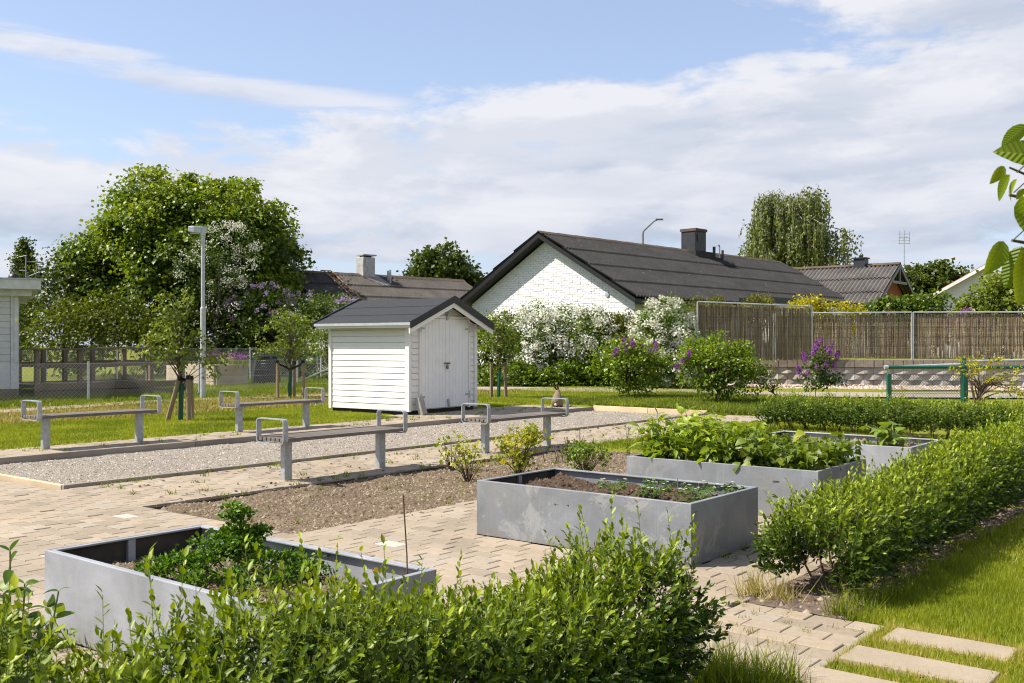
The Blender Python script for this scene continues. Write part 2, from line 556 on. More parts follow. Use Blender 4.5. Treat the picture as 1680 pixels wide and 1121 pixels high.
M['slat'] = wood('weathered_bench_wood', (.165, .143, .125))
M['edge_wood'] = wood('grey_edging_wood', (.27, .235, .19), .22)
M['new_wood'] = wood('pale_edging_wood', (.55, .43, .28), .15)
M['ramp_wood'] = wood('old_ramp_wood', (.145, .115, .084), .3)
M['box_wood'] = wood('planter_box_wood', (.40, .335, .25), .25)
M['stake_wood'] = wood('tree_stake_wood', (.25, .19, .125), .3, (30, 30, 2))


def zinc(name, col, blotch=1.0):
    n = NT(name)
    v = n.pos('world')
    a = n.noise(v, 2.6, 6, .6, .8)
    c = n.ramp(a, [(.28, tuple(x * .70 for x in col)), (.50, col), (.70, tuple(min(1, x * 1.35) for x in col))])
    # rough edged pale oxide blooms and darker drag marks
    e = n.noise(v, 3.4, 10, .74, .5)
    bl = n.ramp(e, [(.53, 0.0), (.57, .55), (.72, .35)])
    bm = n.mix(1.0, bl, n.ramp(n.noise(v, .9, 2), [(.36, 0.0), (.52, blotch)]), 'MULTIPLY')
    c = n.mix(bm, c, (.33, .335, .33))
    dr = n.ramp(n.noise(n.pos('world', (1.2, 1.2, 14)), 3.0, 5, .6), [(.60, 0.0), (.78, .35)])
    c = n.mix(dr, c, tuple(x * .62 for x in col))
    warm = n.ramp(n.noise(v, 1.6, 4), [(.55, 0.0), (.8, .28)])
    c = n.mix(warm, c, (.26, .235, .18))
    z = n.N.new('ShaderNodeSeparateXYZ'); n.L.new(v, z.inputs[0])
    low = n.N.new('ShaderNodeMapRange'); n.L.new(z.outputs[2], low.inputs['Value'])
    low.inputs['From Min'].default_value = .09; low.inputs['From Max'].default_value = .0
    dirt = n.mix(1.0, low.outputs['Result'], n.ramp(n.noise(v, 14, 6, .7), [(.38, 0.0), (.62, .75)]), 'MULTIPLY')
    c = n.mix(dirt, c, (.17, .135, .095))
    run = n.ramp(n.noise(n.pos('world', (16, 16, .9)), 2.0, 4, .6), [(.56, 0.0), (.75, .30)])
    c = n.mix(run, c, (.36, .365, .365))
    sp = n.vor(v, 150)
    c = n.mix(.16, c, n.ramp(sp, [(.0, .15), (.6, .42)]))
    return n.finish(c, .5, .12, n.bump(n.noise(v, 30, 6, .7), .12, .004), .45)


M['zinc'] = zinc('galvanised_sheet', (.155, .172, .195))
M['zinc_clean'] = zinc('galvanised_sheet_new', (.27, .285, .32), .25)
M['lining'] = plain('dirty_planter_lining', (.050, .044, .038), .8, 0, .2, .4, 9)  # dark colour painted in for the shade on the planters' inner walls
M['galv'] = plain('galvanised_steel', (.36, .38, .39), .45, .35, .4, .22, 25, .1, 90)
M['galv_post'] = plain('galvanised_post', (.40, .42, .43), .5, .25, .4, .2, 15)
M['wire'] = plain('fence_wire', (.36, .38, .38), .5, .2)
M['green_paint'] = plain('green_paint', (.008, .095, .062), .35, 0, .5, .15, 10)
M['green_wire'] = plain('green_wire', (.015, .10, .07), .4)
M['green_guard'] = plain('green_trunk_guard', (.012, .085, .05), .5)
def white_board():
    n = NT('white_painted_board'); v = n.pos('world')
    c = n.ramp(n.noise(n.pos('world', (1, 1, 6)), 5, 5, .6), [(.3, (.685, .675, .635)), (.7, (.735, .725, .69))])
    ov = n.ramp(n.rnd('object'), [(0., .955), (1., 1.02)])
    c = n.mix(1.0, c, ov, 'MULTIPLY')
    z = n.N.new('ShaderNodeSeparateXYZ'); n.L.new(v, z.inputs[0])
    low = n.N.new('ShaderNodeMapRange'); n.L.new(z.outputs[2], low.inputs['Value'])
    low.inputs['From Min'].default_value = .42; low.inputs['From Max'].default_value = .06
    d = n.mix(1.0, low.outputs['Result'], n.ramp(n.noise(v, 11, 6, .7), [(.35, 0.0), (.7, .55)]), 'MULTIPLY')
    c = n.mix(d, c, (.40, .39, .31))
    k = n.ramp(n.noise(n.pos('world', (9, 9, 30)), 3.0, 3), [(.70, 0.0), (.76, .35)])
    c = n.mix(k, c, (.50, .47, .40))
    return n.finish(c, .5, 0, n.bump(n.noise(v, 30, 4), .06, .01), .35)


M['white_wood'] = white_board()
M['white_door'] = plain('white_painted_door', (.73, .73, .72), .5, 0, .35, .05, 5)
M['felt'] = plain('black_roofing_felt', (.036, .038, .044), .85, 0, .2, .30, 45, .5, 160)
M['black_metal'] = plain('black_trim', (.012, .012, .013), .4, 0, .4)
M['black_plastic'] = plain('black_plastic', (.016, .016, .017), .42, 0, .4)
M['tie'] = plain('black_rubber_tie', (.01, .01, .01), .6)
M['rust'] = plain('rusty_rod', (.26, .15, .07), .7, 0, .2, .35, 9)
M['brass'] = plain('weathered_padlock', (.20, .13, .06), .5, .4)
M['concrete'] = plain('concrete_block', (.30, .29, .26), .85, 0, .2, .22, 12, .4, 70)
M['dark_base'] = plain('dark_footing', (.02, .02, .02), .8)
M['house_fascia'] = plain('black_bargeboard', (.010, .010, .011), .45, 0, .35)
M['soffit'] = plain('pale_soffit', (.45, .44, .42), .7)
M['cladding'] = plain('pale_grey_cladding', (.47, .485, .51), .6, 0, .3, .05, 4)
M['fascia_white'] = plain('pale_grey_fascia', (.48, .49, .50), .55)
M['sticker_yellow'] = plain('yellow_sticker', (.75, .72, .03), .5)
M['label_white'] = plain('white_plant_label', (.8, .8, .78), .4)
M['label_yellow'] = plain('yellow_plant_label', (.80, .50, .01), .4)
M['red_brick'] = plain('red_brick_wall', (.26, .085, .045), .85, 0, .2, .3, 20)
M['glass'] = plain('window_glass', (.05, .06, .07), .08, 0, .6, .1)
M['window_white'] = plain('white_window_frame', (.75, .75, .73), .5)
M['red_tile'] = plain('red_roof_tile', (.26, .08, .05), .8, 0, .2, .3, 8)
M['white_wall'] = plain('white_render', (.68, .68, .68), .8, 0, .2, .04, 3)
M['lamp_metal'] = plain('lamp_grey_metal', (.42, .44, .46), .45, .3, .4, .1)
M['street_metal'] = plain('street_lamp_metal', (.15, .16, .16), .5)
M['diffuser'] = plain('lamp_diffuser', (.65, .66, .65), .4)
M['chimney_dark'] = plain('black_sheet_chimney', (.030, .032, .036), .5, .2, .4, .3, 4)
M['chimney_pale'] = plain('pale_metal_chimney', (.36, .355, .34), .6, .1, .3, .25, 5)
M['tube'] = plain('barrier_tube', (.44, .47, .49), .4, .4, .4)
M['hare_fur'] = plain('hare_fur', (.215, .165, .115), .95, 0, .1, .4, 45, .8, 160)
M['hare_ear'] = plain('hare_ear', (.085, .055, .040), .95, 0, .1, .4, 60)
M['hare_tail'] = plain('hare_pale_fur', (.62, .57, .48), .95, 0, .1)


def paver_mat(name, src, pale=False):
    n = NT(name)
    r = n.rnd(src)
    if pale:
        c = n.ramp(r, [(0., (.42, .385, .32)), (1., (.47, .43, .365))])
    else:
        c = n.ramp(r, [(0., (.262, .215, .162)), (.35, (.315, .262, .198)), (.7, (.340, .276, .203)), (.9, (.318, .276, .222)), (1., (.365, .303, .230))])
    v = n.pos('world')
    c = n.mix(1.0, c, n.ramp(n.noise(v, 1.1, 5, .6), [(.3, 0.86), (.7, 1.10)]), 'MULTIPLY')
    c = n.mix(1.0, c, n.ramp(n.noise(v, 22, 6, .7), [(.25, 0.84), (.75, 1.12)]), 'MULTIPLY')
    st = n.ramp(n.noise(v, .55, 7, .68, .6), [(.52, 0.0), (.70, .38)])
    c = n.mix(st, c, (.20, .175, .135))
    sp2 = n.ramp(n.noise(v, 6.5, 5, .75), [(.64, 0.0), (.70, .5)])
    c = n.mix(sp2, c, (.20, .17, .12))
    spk = n.ramp(n.noise(v, 240, 2), [(.30, .75), (.42, 1.0)])
    c = n.mix(.7, c, n.mix(1.0, c, spk, 'MULTIPLY'))
    return n.finish(c, .88, 0, n.bump(n.noise(v, 170, 4, .7), .3, .004), .18)


M['paver'] = paver_mat('paver_stone', 'object')
M['paver_far'] = paver_mat('paver_stone_field', 'attr')
M['paver_pale'] = paver_mat('pale_paver_stone', 'object', True)


def slab_mat():
    n = NT('concrete_slab'); v = n.pos('world')
    c = n.ramp(n.noise(v, 2.2, 7, .6), [(.3, (.27, .222, .160)), (.7, (.36, .30, .225))])
    c = n.mix(1.0, c, n.ramp(n.noise(v, 60, 5, .7), [(.3, .86), (.7, 1.08)]), 'MULTIPLY')
    c = n.mix(n.ramp(n.noise(v, 4.5, 6, .7, 1.0), [(.58, 0.0), (.72, .35)]), c, (.24, .20, .15))
    return n.finish(c, .9, 0, n.bump(n.noise(v, 120, 5, .7), .35, .004), .18)


M['slab'] = slab_mat()


def soil_mat(name, a, b):
    n = NT(name); v = n.pos('world')
    f = n.noise(v, 28, 8, .7)
    c = n.ramp(f, [(.25, a), (.7, b)])
    c = n.mix(1.0, c, n.ramp(n.noise(v, 1.4, 4), [(.3, .82), (.7, 1.15)]), 'MULTIPLY')
    return n.finish(c, .95, 0, n.bump(n.noise(v, 45, 6, .7), .6, .007), .12)


M['soil'] = soil_mat('garden_soil', (.072, .052, .034), (.185, .140, .095))
M['soil_dark'] = soil_mat('dark_planter_soil', (.040, .028, .020), (.105, .073, .050))
M['joint'] = soil_mat('joint_sand', (.045, .036, .026), (.11, .088, .062))
M['mulch'] = soil_mat('bark_mulch', (.065, .048, .036), (.20, .155, .12))


def clod_mat(name, stops, rough=.95):
    n = NT(name)
    c = n.ramp(n.rnd('attr'), [(i / (len(stops) - 1), s) for i, s in enumerate(stops)])
    v = n.pos('world')
    c = n.mix(1.0, c, n.ramp(n.noise(v, 90, 3), [(.3, .8), (.7, 1.15)]), 'MULTIPLY')
    return n.finish(c, rough, 0, None, .15)


M['clod'] = clod_mat('soil_clods', [(.07, .050, .034), (.135, .101, .068), (.195, .150, .103), (.31, .26, .195)])
M['clod_dark'] = clod_mat('dark_soil_clods', [(.035, .024, .017), (.075, .050, .035), (.13, .092, .064)])
M['chips'] = clod_mat('mulch_chips', [(.06, .04, .03), (.15, .11, .085), (.33, .27, .22)])
M['pebble'] = clod_mat('gravel_stones', [(.06, .058, .058), (.18, .16, .138), (.29, .25, .20), (.36, .32, .265), (.54, .50, .45)])
M['cobble'] = clod_mat('reddish_cobbles', [(.20, .14, .11), (.36, .27, .21), (.46, .36, .29), (.58, .52, .46)])


def gravel_mat(name, dark, mid, light, sc):
    n = NT(name); v = n.pos('world')
    h = n.vor(v, sc, 'Color')
    s = n.N.new('ShaderNodeSeparateColor'); n.L.new(h, s.inputs[0])
    c = n.ramp(s.outputs[0], [(.05, dark), (.45, mid), (.95, light)])
    c = n.mix(1.0, c, n.ramp(n.noise(v, .8, 4), [(.3, .9), (.7, 1.08)]), 'MULTIPLY')
    return n.finish(c, .9, 0, n.bump(n.vor(v, sc), .6, .004), .15)


M['gravel'] = gravel_mat('court_gravel', (.085, .077, .068), (.23, .20, .165), (.36, .32, .27), 110)
M['path_gravel'] = gravel_mat('path_gravel', (.17, .145, .11), (.29, .25, .195), (.40, .355, .295), 60)


def ground_mat():
    n = NT('lawn_ground'); v = n.pos('world')
    c = n.ramp(n.noise(v, .9, 6, .6), [(.28, (.11, .130, .012)), (.5, (.16, .180, .016)), (.72, (.21, .215, .026))])
    c = n.mix(n.ramp(n.noise(v, .45, 5, .65), [(.56, 0.0), (.75, .5)]), c, (.21, .19, .075))
    c = n.mix(1.0, c, n.ramp(n.noise(v, 35, 4, .7), [(.3, .7), (.7, 1.2)]), 'MULTIPLY')
    return n.finish(c, .95, 0, n.bump(n.noise(v, 60, 5, .7), .5, .006), .1)


M['ground'] = ground_mat()


def brick_white():
    n = NT('white_painted_brick'); v = n.pos('world')
    c = n.ramp(n.rnd('object'), [(0., (.72, .725, .735)), (1., (.78, .78, .78))])
    c = n.mix(1.0, c, n.ramp(n.noise(v, 7, 4), [(.3, .94), (.7, 1.03)]), 'MULTIPLY')
    return n.finish(c, .7, 0, n.bump(n.noise(v, 30, 4), .3, .005), .2)


M['brick_white'] = brick_white()


def roof_mat(name, a, b, liche, k=.5):
    n = NT(name); v = n.pos('world')
    c = n.ramp(n.noise(v, 1.3, 6, .65), [(.3, a), (.7, b)])
    c = n.mix(1.0, c, n.ramp(n.noise(v, 9, 5, .7), [(.3, .75), (.7, 1.2)]), 'MULTIPLY')
    c = n.mix(n.ramp(n.noise(v, 6.5, 3, .6), [(.66, 0.0), (.72, k)]), c, liche)
    return n.finish(c, .9, 0, n.bump(n.noise(v, 25, 4), .4, .01), .15)


M['roof_dark'] = roof_mat('dark_corrugated_sheet', (.030, .030, .030), (.050, .0495, .049), (.20, .19, .175), .4)
M['roof_brown'] = roof_mat('brown_corrugated_sheet', (.056, .051, .047), (.098, .090, .083), (.24, .22, .195), .35)
M['roof_grey'] = roof_mat('grey_corrugated_sheet', (.098, .091, .084), (.175, .163, .15), (.09, .075, .06), .4)
M['ridge'] = roof_mat('mossy_ridge_tile', (.070, .052, .040), (.125, .092, .068), (.26, .20, .13), .4)


def block_mat():
    n = NT('split_concrete_block'); v = n.pos('world')
    c = n.ramp(n.rnd('object'), [(0., (.30, .27, .235)), (.6, (.37, .33, .285)), (1., (.42, .39, .36))])
    c = n.mix(1.0, c, n.ramp(n.noise(v, 14, 5, .7), [(.3, .84), (.7, 1.1)]), 'MULTIPLY')
    c = n.mix(n.ramp(n.noise(v, 2.3, 5, .6), [(.55, 0.0), (.75, .45)]), c, (.50, .49, .47))
    return n.finish(c, .9, 0, n.bump(n.noise(v, 60, 5), .5, .008), .15)


M['block'] = block_mat()
M['block_cap'] = plain('concrete_cap_block', (.225, .190, .160), .9, 0, .15, .22, 9, .4, 60)
M['reed'] = leafmat('dried_reed', [(.14, .10, .058), (.25, .19, .115), (.35, .28, .18), (.44, .37, .26)], .22, .8, .15, boost=(1.1, 1, .8))
M['wood_far'] = plain('garden_shed_board', (.30, .24, .19), .8)

# ------------------------------------------------------------------ THE SETTING: ground, pavement, court
RECTS_HARD = [(-4, 4.8, 2.4, 14), (3.95, 5.03, 1.66, 2.41), (4.79, 11.4, 2.4, 7.95), (4.79, 18.45, 7.9, 9.5),
              (4.7, 18.26, 9.4, 12.4), (-4, 18.2, 12.3, 13.45), (13.5, 18.1, 13.4, 14.1)]


def in_rect(u, v, rs, m=0.0):
    return any(a - m <= u <= b + m and c - m <= v <= d + m for a, b, c, d in rs)


def gh(u, v):
    "height of the grass"
    def s(t): t = min(1, max(0, t)); return t * t * (3 - 2 * t)
    h = 0.03 * s((v - 9.0) / 3.0) if u < 18 else 0.03 + 0.03 * s((v - 9) / 3)
    return h + 0.012 * mnoise.noise(Vector((u * .9, v * .9, 3.0)))


def build_ground():
    me = MB(); me.box(-900, 900, -60, 1500, -.6, -.5)
    me.build('ground', M['ground'], kind='structure')
    # lawn sheet on the garden grid, left out under the hard surfaces
    st = 0.25
    us = np.arange(-12, 52, st); vs = np.arange(-14, 52, st)
    idx = {}; V = []; F = []
    def vid(i, j):
        k = (i, j)
        if k not in idx:
            u, v = us[i], vs[j]
            idx[k] = len(V); V.append(G(u, v, -.06 if in_rect(u, v, RECTS_HARD, .001) else gh(u, v)))
        return idx[k]
    for i in range(len(us) - 1):
        for j in range(len(vs) - 1):
            if all(in_rect(us[i + a], vs[j + b], RECTS_HARD, .001) for a in (0, 1) for b in (0, 1)): continue
            F.append((vid(i, j), vid(i + 1, j), vid(i + 1, j + 1), vid(i, j + 1)))
    m = bpy.data.meshes.new('lawn'); m.from_pydata(V, [], F); m.materials.append(M['ground'])
    m.polygons.foreach_set('use_smooth', [True] * len(F))
    link('lawn', m, kind='structure')
    # bed of sand under the pavers
    b = MB()
    for r in RECTS_HARD[:-3]:
        b.box(r[0], r[1], r[2], min(r[3], 5.9) if r[1] == 11.4 else r[3], -.30, -.014 - .001 * RECTS_HARD.index(r))
    for k, r in enumerate(RECTS_HARD[-2:]):
        b.box(*[*r[:2], *r[2:], -.30, .014 - .001 * k])
    b.v = [G(*p) for p in b.v]
    b.build('paving_bed', M['joint'], kind='structure')


build_ground()


def build_pavers():
    rng = random.Random(4)
    cw, pl = 0.14, 0.21
    fields = [  # u0,u1,v0,v1,z
        (0.28, 4.76, 2.42, 12.0, 0.0), (3.92, 5.04, 1.655, 2.42, 0.0), (4.76, 11.34, 2.42, 5.9, 0.0),
        (4.76, 18.34, 7.92, 9.46, 0.0), (5.04, 18.2, 12.42, 13.40, .03), (13.58, 18.06, 13.40, 14.02, .03)]
    soil = [(4.81, 11.4, 5.91, 7.91), (4.84, 18.2, 9.45, 12.5)]
    holes = [(2.38, 3.27, 3.05, 4.83), (5.61, 6.58, 3.05, 4.83), (7.68, 8.76, 3.05, 4.83), (10.02, 11.1, 3.05, 4.83)]
    P = []
    for fi, (u0, u1, v0, v1, z) in enumerate(fields):
        n = int(round((u1 - u0) / cw))
        for i in range(n):
            a = u0 + i * cw; um = a + cw / 2
            k = int(round((a - .28) / cw))
            off = (k % 2) * pl / 2 + (0.03 if (k // 9) % 2 else 0)
            j = math.floor((v0 - off) / pl)
            while off + j * pl < v1:
                c0 = max(off + j * pl, v0); c1 = min(off + (j + 1) * pl, v1); j += 1
                if c1 - c0 < .045: continue
                vm = (c0 + c1) / 2
                if fi == 0 and in_rect(um, vm, soil): continue
                if in_rect(um, vm, holes, -.06): continue
                x, y, _ = G(um, vm)
                if y < 2.4 or abs(x) > y * .56 + .5: continue
                P.append((y, um, vm, c1 - c0, z))
    P.sort()
    pav = MB(); pav.box(0, 0.01, 0, .01, -.1, -.095)
    root = empty('pavement', (0, 0, 0)); root['kind'] = 'structure'
    near = [p for p in P if p[4] == 0.0][:300]
    nearset = set(id(p) for p in near)
    meshes = {}
    def paver_mesh(L, mat):
        k = (round(L, 2), mat.name)
        if k not in meshes:
            m = MB(); hw, hl, c = cw / 2 - .0020, L / 2 - .0028, .0035
            vs = [(-hw, -hl, -.03), (hw, -hl, -.03), (hw, hl, -.03), (-hw, hl, -.03), (-hw, -hl, -c), (hw, -hl, -c), (hw, hl, -c), (-hw, hl, -c),
                  (-hw + c, -hl + c, 0), (hw - c, -hl + c, 0), (hw - c, hl - c, 0), (-hw + c, hl - c, 0)]
            fs = [(8, 9, 10, 11)] + [(a, (a + 1) % 4, 4 + (a + 1) % 4, 4 + a) for a in range(4)] + [(4 + a, 4 + (a + 1) % 4, 8 + (a + 1) % 4, 8 + a) for a in range(4)]
            m.add(vs, fs); meshes[k] = m.mesh('paver', mat)
        return meshes[k]
    pales = [(4.35, 7.54), (4.99, 5.11), (3.23, 6.55)]
    def pale(um, vm): return any(abs(um - a) < .075 and abs(vm - b) < .105 for a, b in pales)
    far_v, far_f, far_r = [], [], []
    for p in P:
        y, um, vm, L, z = p
        x, yy, _ = G(um, vm)
        zt = z + rng.gauss(0, .0016)
        pl_ = pale(um, vm)
        if id(p) in nearset or pl_:
            o = link('paver', paver_mesh(L, M['paver_pale'] if pl_ else M['paver']), root, (x, yy, zt), (rng.gauss(0, .006), rng.gauss(0, .006), TH + rng.gauss(0, .006)))
        else:
            hw, hl, c = cw / 2 - .0020, L / 2 - .0042, .004
            b = len(far_v)
            t1, t2 = rng.gauss(0, .004), rng.gauss(0, .004)
            ring = [(-hw, -hl), (hw, -hl), (hw, hl), (-hw, hl)]
            for s, dz in ((1, -.03), (1, -c), (.95, 0)):
                for a, bb in ring:
                    far_v.append(G(um + a * s, vm + bb * s, zt + dz + a * t1 + bb * t2))
            far_f += [(b + 8, b + 9, b + 10, b + 11)] + [(b + a, b + (a + 1) % 4, b + 4 + (a + 1) % 4, b + 4 + a) for a in range(4)] + [(b + 4 + a, b + 4 + (a + 1) % 4, b + 8 + (a + 1) % 4, b + 8 + a) for a in range(4)]
            far_r += [rng.random()] * 9
    m = bpy.data.meshes.new('far_pavers'); m.from_pydata(far_v, [], far_f); m.materials.append(M['paver_far'])
    at = m.attributes.new('rnd', 'FLOAT', 'FACE'); at.data.foreach_set('value', far_r)
    link('far_pavers', m, root, kind='stuff')


build_pavers()


def soil_patch(name, u0, u1, v0, v1, z, res, amp, mat, nclod, csize, cmat, seed, edge=0.0, label=None):
    rng = np.random.default_rng(seed)
    nu, nv = max(2, int((u1 - u0) / res)), max(2, int((v1 - v0) / res))
    V, F = [], []
    hh = np.zeros((nu + 1, nv + 1))
    for i in range(nu + 1):
        for j in range(nv + 1):
            u = u0 + (u1 - u0) * i / nu; v = v0 + (v1 - v0) * j / nv
            h = z + amp * (mnoise.fractal(Vector((u * 3.1, v * 3.1, seed)), 0.9, 2.1, 5))
            d = min(u - u0, u1 - u, v - v0, v1 - v)
            h -= edge * max(0, 1 - d / .12)
            hh[i, j] = h
            V.append(G(u, v, h))
    for i in range(nu):
        for j in range(nv):
            a = i * (nv + 1) + j; F.append((a, a + nv + 1, a + nv + 2, a + 1))
    m = bpy.data.meshes.new(name); m.from_pydata(V, [], F); m.materials.append(mat)
    m.polygons.foreach_set('use_smooth', [True] * len(F))
    o = link(name, m, kind='structure' if label is None else 'stuff')
    if label: o['label'] = label
    uu = u0 + (u1 - u0) * rng.random(nclod); vv = v0 + (v1 - v0) * rng.random(nclod)
    ii = ((uu - u0) / (u1 - u0) * nu).round().astype(int); jj = ((vv - v0) / (v1 - v0) * nv).round().astype(int)
    S = csize * (0.35 + rng.pareto(3.0, nclod).clip(0, 2.2))
    Pp = np.stack([uu, vv, hh[ii, jj] + S * .1], 1)
    c = NP(); c.pebbles(Gn(Pp), S, rng, .7)
    c.build('clods', cmat, o)
    return o


soil_patch('soil_bed', 4.80, 11.45, 5.90, 7.92, -.035, .040, .026, M['soil'], 34000, .0085, M['clod'], 3, .0)


def build_court():
    rng = np.random.default_rng(11)
    soil_patch('gravel_court', 4.92, 18.15, 9.53, 12.28, -.035, .16, .012, M['gravel'], 95000, .0055, M['pebble'], 6)
    def board(name, u0, u1, v0, v1, z0, z1, mat, lab, cuts):
        e = empty(name, G((u0 + u1) / 2, (v0 + v1) / 2, 0), TH, lab, 'edging', 'timber edging round the gravel court')
        along_u = (u1 - u0) > (v1 - v0)
        a, b = ((u0, u1) if along_u else (v0, v1))
        step = (b - a) / cuts
        cu, cv = (u0 + u1) / 2, (v0 + v1) / 2
        for k in range(cuts):
            p, q = a + k * step + .003, a + (k + 1) * step - .003
            m = MB()
            if along_u: m.box(p - cu, q - cu, v0 - cv, v1 - cv, z0, z1)
            else: m.box(u0 - cu, u1 - cu, p - cv, q - cv, z0, z1)
            bevel(m.build('board', mat, e), .004, 1)
    board('timber_edging', 4.86, 18.22, 9.48, 9.525, -.2, .035, M['edge_wood'], 'low grey timber edging along the near side of the gravel court', 4)
    board('timber_edging', 4.86, 18.22, 12.285, 12.35, -.25, .045, M['edge_wood'], 'taller grey timber edging along the bench side of the gravel court', 4)
    board('timber_edging', 4.86, 4.91, 9.53, 12.28, -.2, .03, M['new_wood'], 'short pale timber edging across the left end of the gravel court', 1)
    board('timber_edging', 18.165, 18.22, 9.53, 12.28, -.2, .075, M['new_wood'], 'pale new timber edging across the far end of the gravel court', 2)


build_court()


def ribbon(name, pts, ws, z, mat, kind='structure'):
    V, F = [], []
    pts = [Vector((p[0], p[1], 0)) for p in pts]
    # subdivide
    P, W = [], []
    for i in range(len(pts) - 1):
        for k in range(6):
            t = k / 6; P.append(pts[i].lerp(pts[i + 1], t)); W.append(ws[i] + (ws[i + 1] - ws[i]) * t)
    P.append(pts[-1]); W.append(ws[-1])
    rng = random.Random(5)
    for i, p in enumerate(P):
        t = (P[min(i + 1, len(P) - 1)] - P[max(i - 1, 0)]).normalized(); s = Vector((t.y, -t.x, 0))
        for q in (-1, -.5, 0, .5, 1):
            r = p + s * (W[i] / 2 * q * (1 + .12 * (rng.random() - .5)))
            V.append((r.x, r.y, z + .012 * (1 - q * q)))
    for i in range(len(P) - 1):
        for k in range(4):
            a = i * 5 + k; F.append((a, a + 1, a + 6, a + 5))
    m = bpy.data.meshes.new(name); m.from_pydata(V, [], F); m.materials.append(mat)
    m.polygons.foreach_set('use_smooth', [True] * len(F))
    return link(name, m, kind=kind)


ribbon('gravel_path', [(-13, 14.0), (-10.6, 19.3), (-8.4, 23.6), (-6.2, 25.6), (-4.0, 27.2), (-.8, 30.6), (2.8, 29.6), (7.5, 27.0), (12, 26.5), (20, 26.0)],
       [.9, .9, .9, .9, 1.2, 2.4, 2.6, 2.6, 2.8, 2.8], .075, M['path_gravel'])


# ------------------------------------------------------------------ buildings
def slope_courses(root, name, A, B, C, D, ncourse, mat, wave=.195, amp=.05, lap=.12):
    """corrugated sheets: A-B the ridge, D-C the eave (A over D, B over C), local coordinates; one course of sheets a part"""
    A, B, C, D = [np.array(p, float) for p in (A, B, C, D)]
    along = B - A; Lr = np.linalg.norm(along); t = along / Lr
    nrm = np.cross(D - A, t); nrm /= np.linalg.norm(nrm)
    if nrm[2] < 0: nrm = -nrm
    n = int(Lr / wave * 6)
    s = np.linspace(0, 1, n + 1)
    hump = amp * np.cos(2 * np.pi * s * Lr / wave)
    for k in range(ncourse):
        a = k / ncourse; b = (k + 1) / ncourse + (lap / np.linalg.norm(D - A) if k < ncourse - 1 else 0)
        top = A[None] * (1 - a) + D[None] * a + (along[None] * (1 - a) + (C - D)[None] * a) * s[:, None]
        bot = A[None] * (1 - b) + D[None] * b + (along[None] * (1 - b) + (C - D)[None] * b) * s[:, None]
        up = nrm[None] * hump[:, None]
        top = top + up + nrm * (.0); bot = bot + up + nrm * .065
        V = np.concatenate([top, bot, bot - nrm * .012, ])
        F = []
        for i in range(n):
            F.append((i, i + 1, n + 2 + i, n + 1 + i)); F.append((n + 1 + i, n + 2 + i, 2 * n + 3 + i, 2 * n + 2 + i))
        m = bpy.data.meshes.new('roof_sheet'); m.from_pydata(V.tolist(), [], F); m.materials.append(mat)
        m.polygons.foreach_set('use_smooth', [True] * len(F))
        try: m.set_sharp_from_angle(angle=R(50))
        except Exception: pass
        link('roof_sheet', m, root)


def ridge_caps(root, A, B, w, drop, mat, piece=1.1):
    A, B = Vector(A), Vector(B); L = (B - A).length; t = (B - A) / L; n = max(1, int(L / piece))
    s = Vector((t.y, -t.x, 0)).normalized()
    me = None
    for k in range(n):
        if me is None:
            m = MB(); p = L / n
            prof = [(-w, -drop), (-w * .45, -drop * .35), (0, .02), (w * .45, -drop * .35), (w, -drop)]
            vs = []
            for x, dz in ((0, .012), (p + .05, 0.0)):
                for a, b in prof: vs.append((x, a, b + dz + .035))
            for x, dz in ((0, .012), (p + .05, 0.0)):
                for a, b in prof: vs.append((x, a, b + dz + .01))
            fs = [(i, i + 1, 6 + i, 5 + i) for i in range(4)] + [(10 + i, 15 + i, 16 + i, 11 + i) for i in range(4)] + [(i, 10 + i, 11 + i, i + 1) for i in range(4)] + [(5 + i, 6 + i, 16 + i, 15 + i) for i in range(4)]
            me = m.add(vs, fs).mesh('ridge_tile', mat)
        p = A + t * (L / n * k)
        link('ridge_tile', me, root, p, (0, 0, math.atan2(t.y, t.x)))


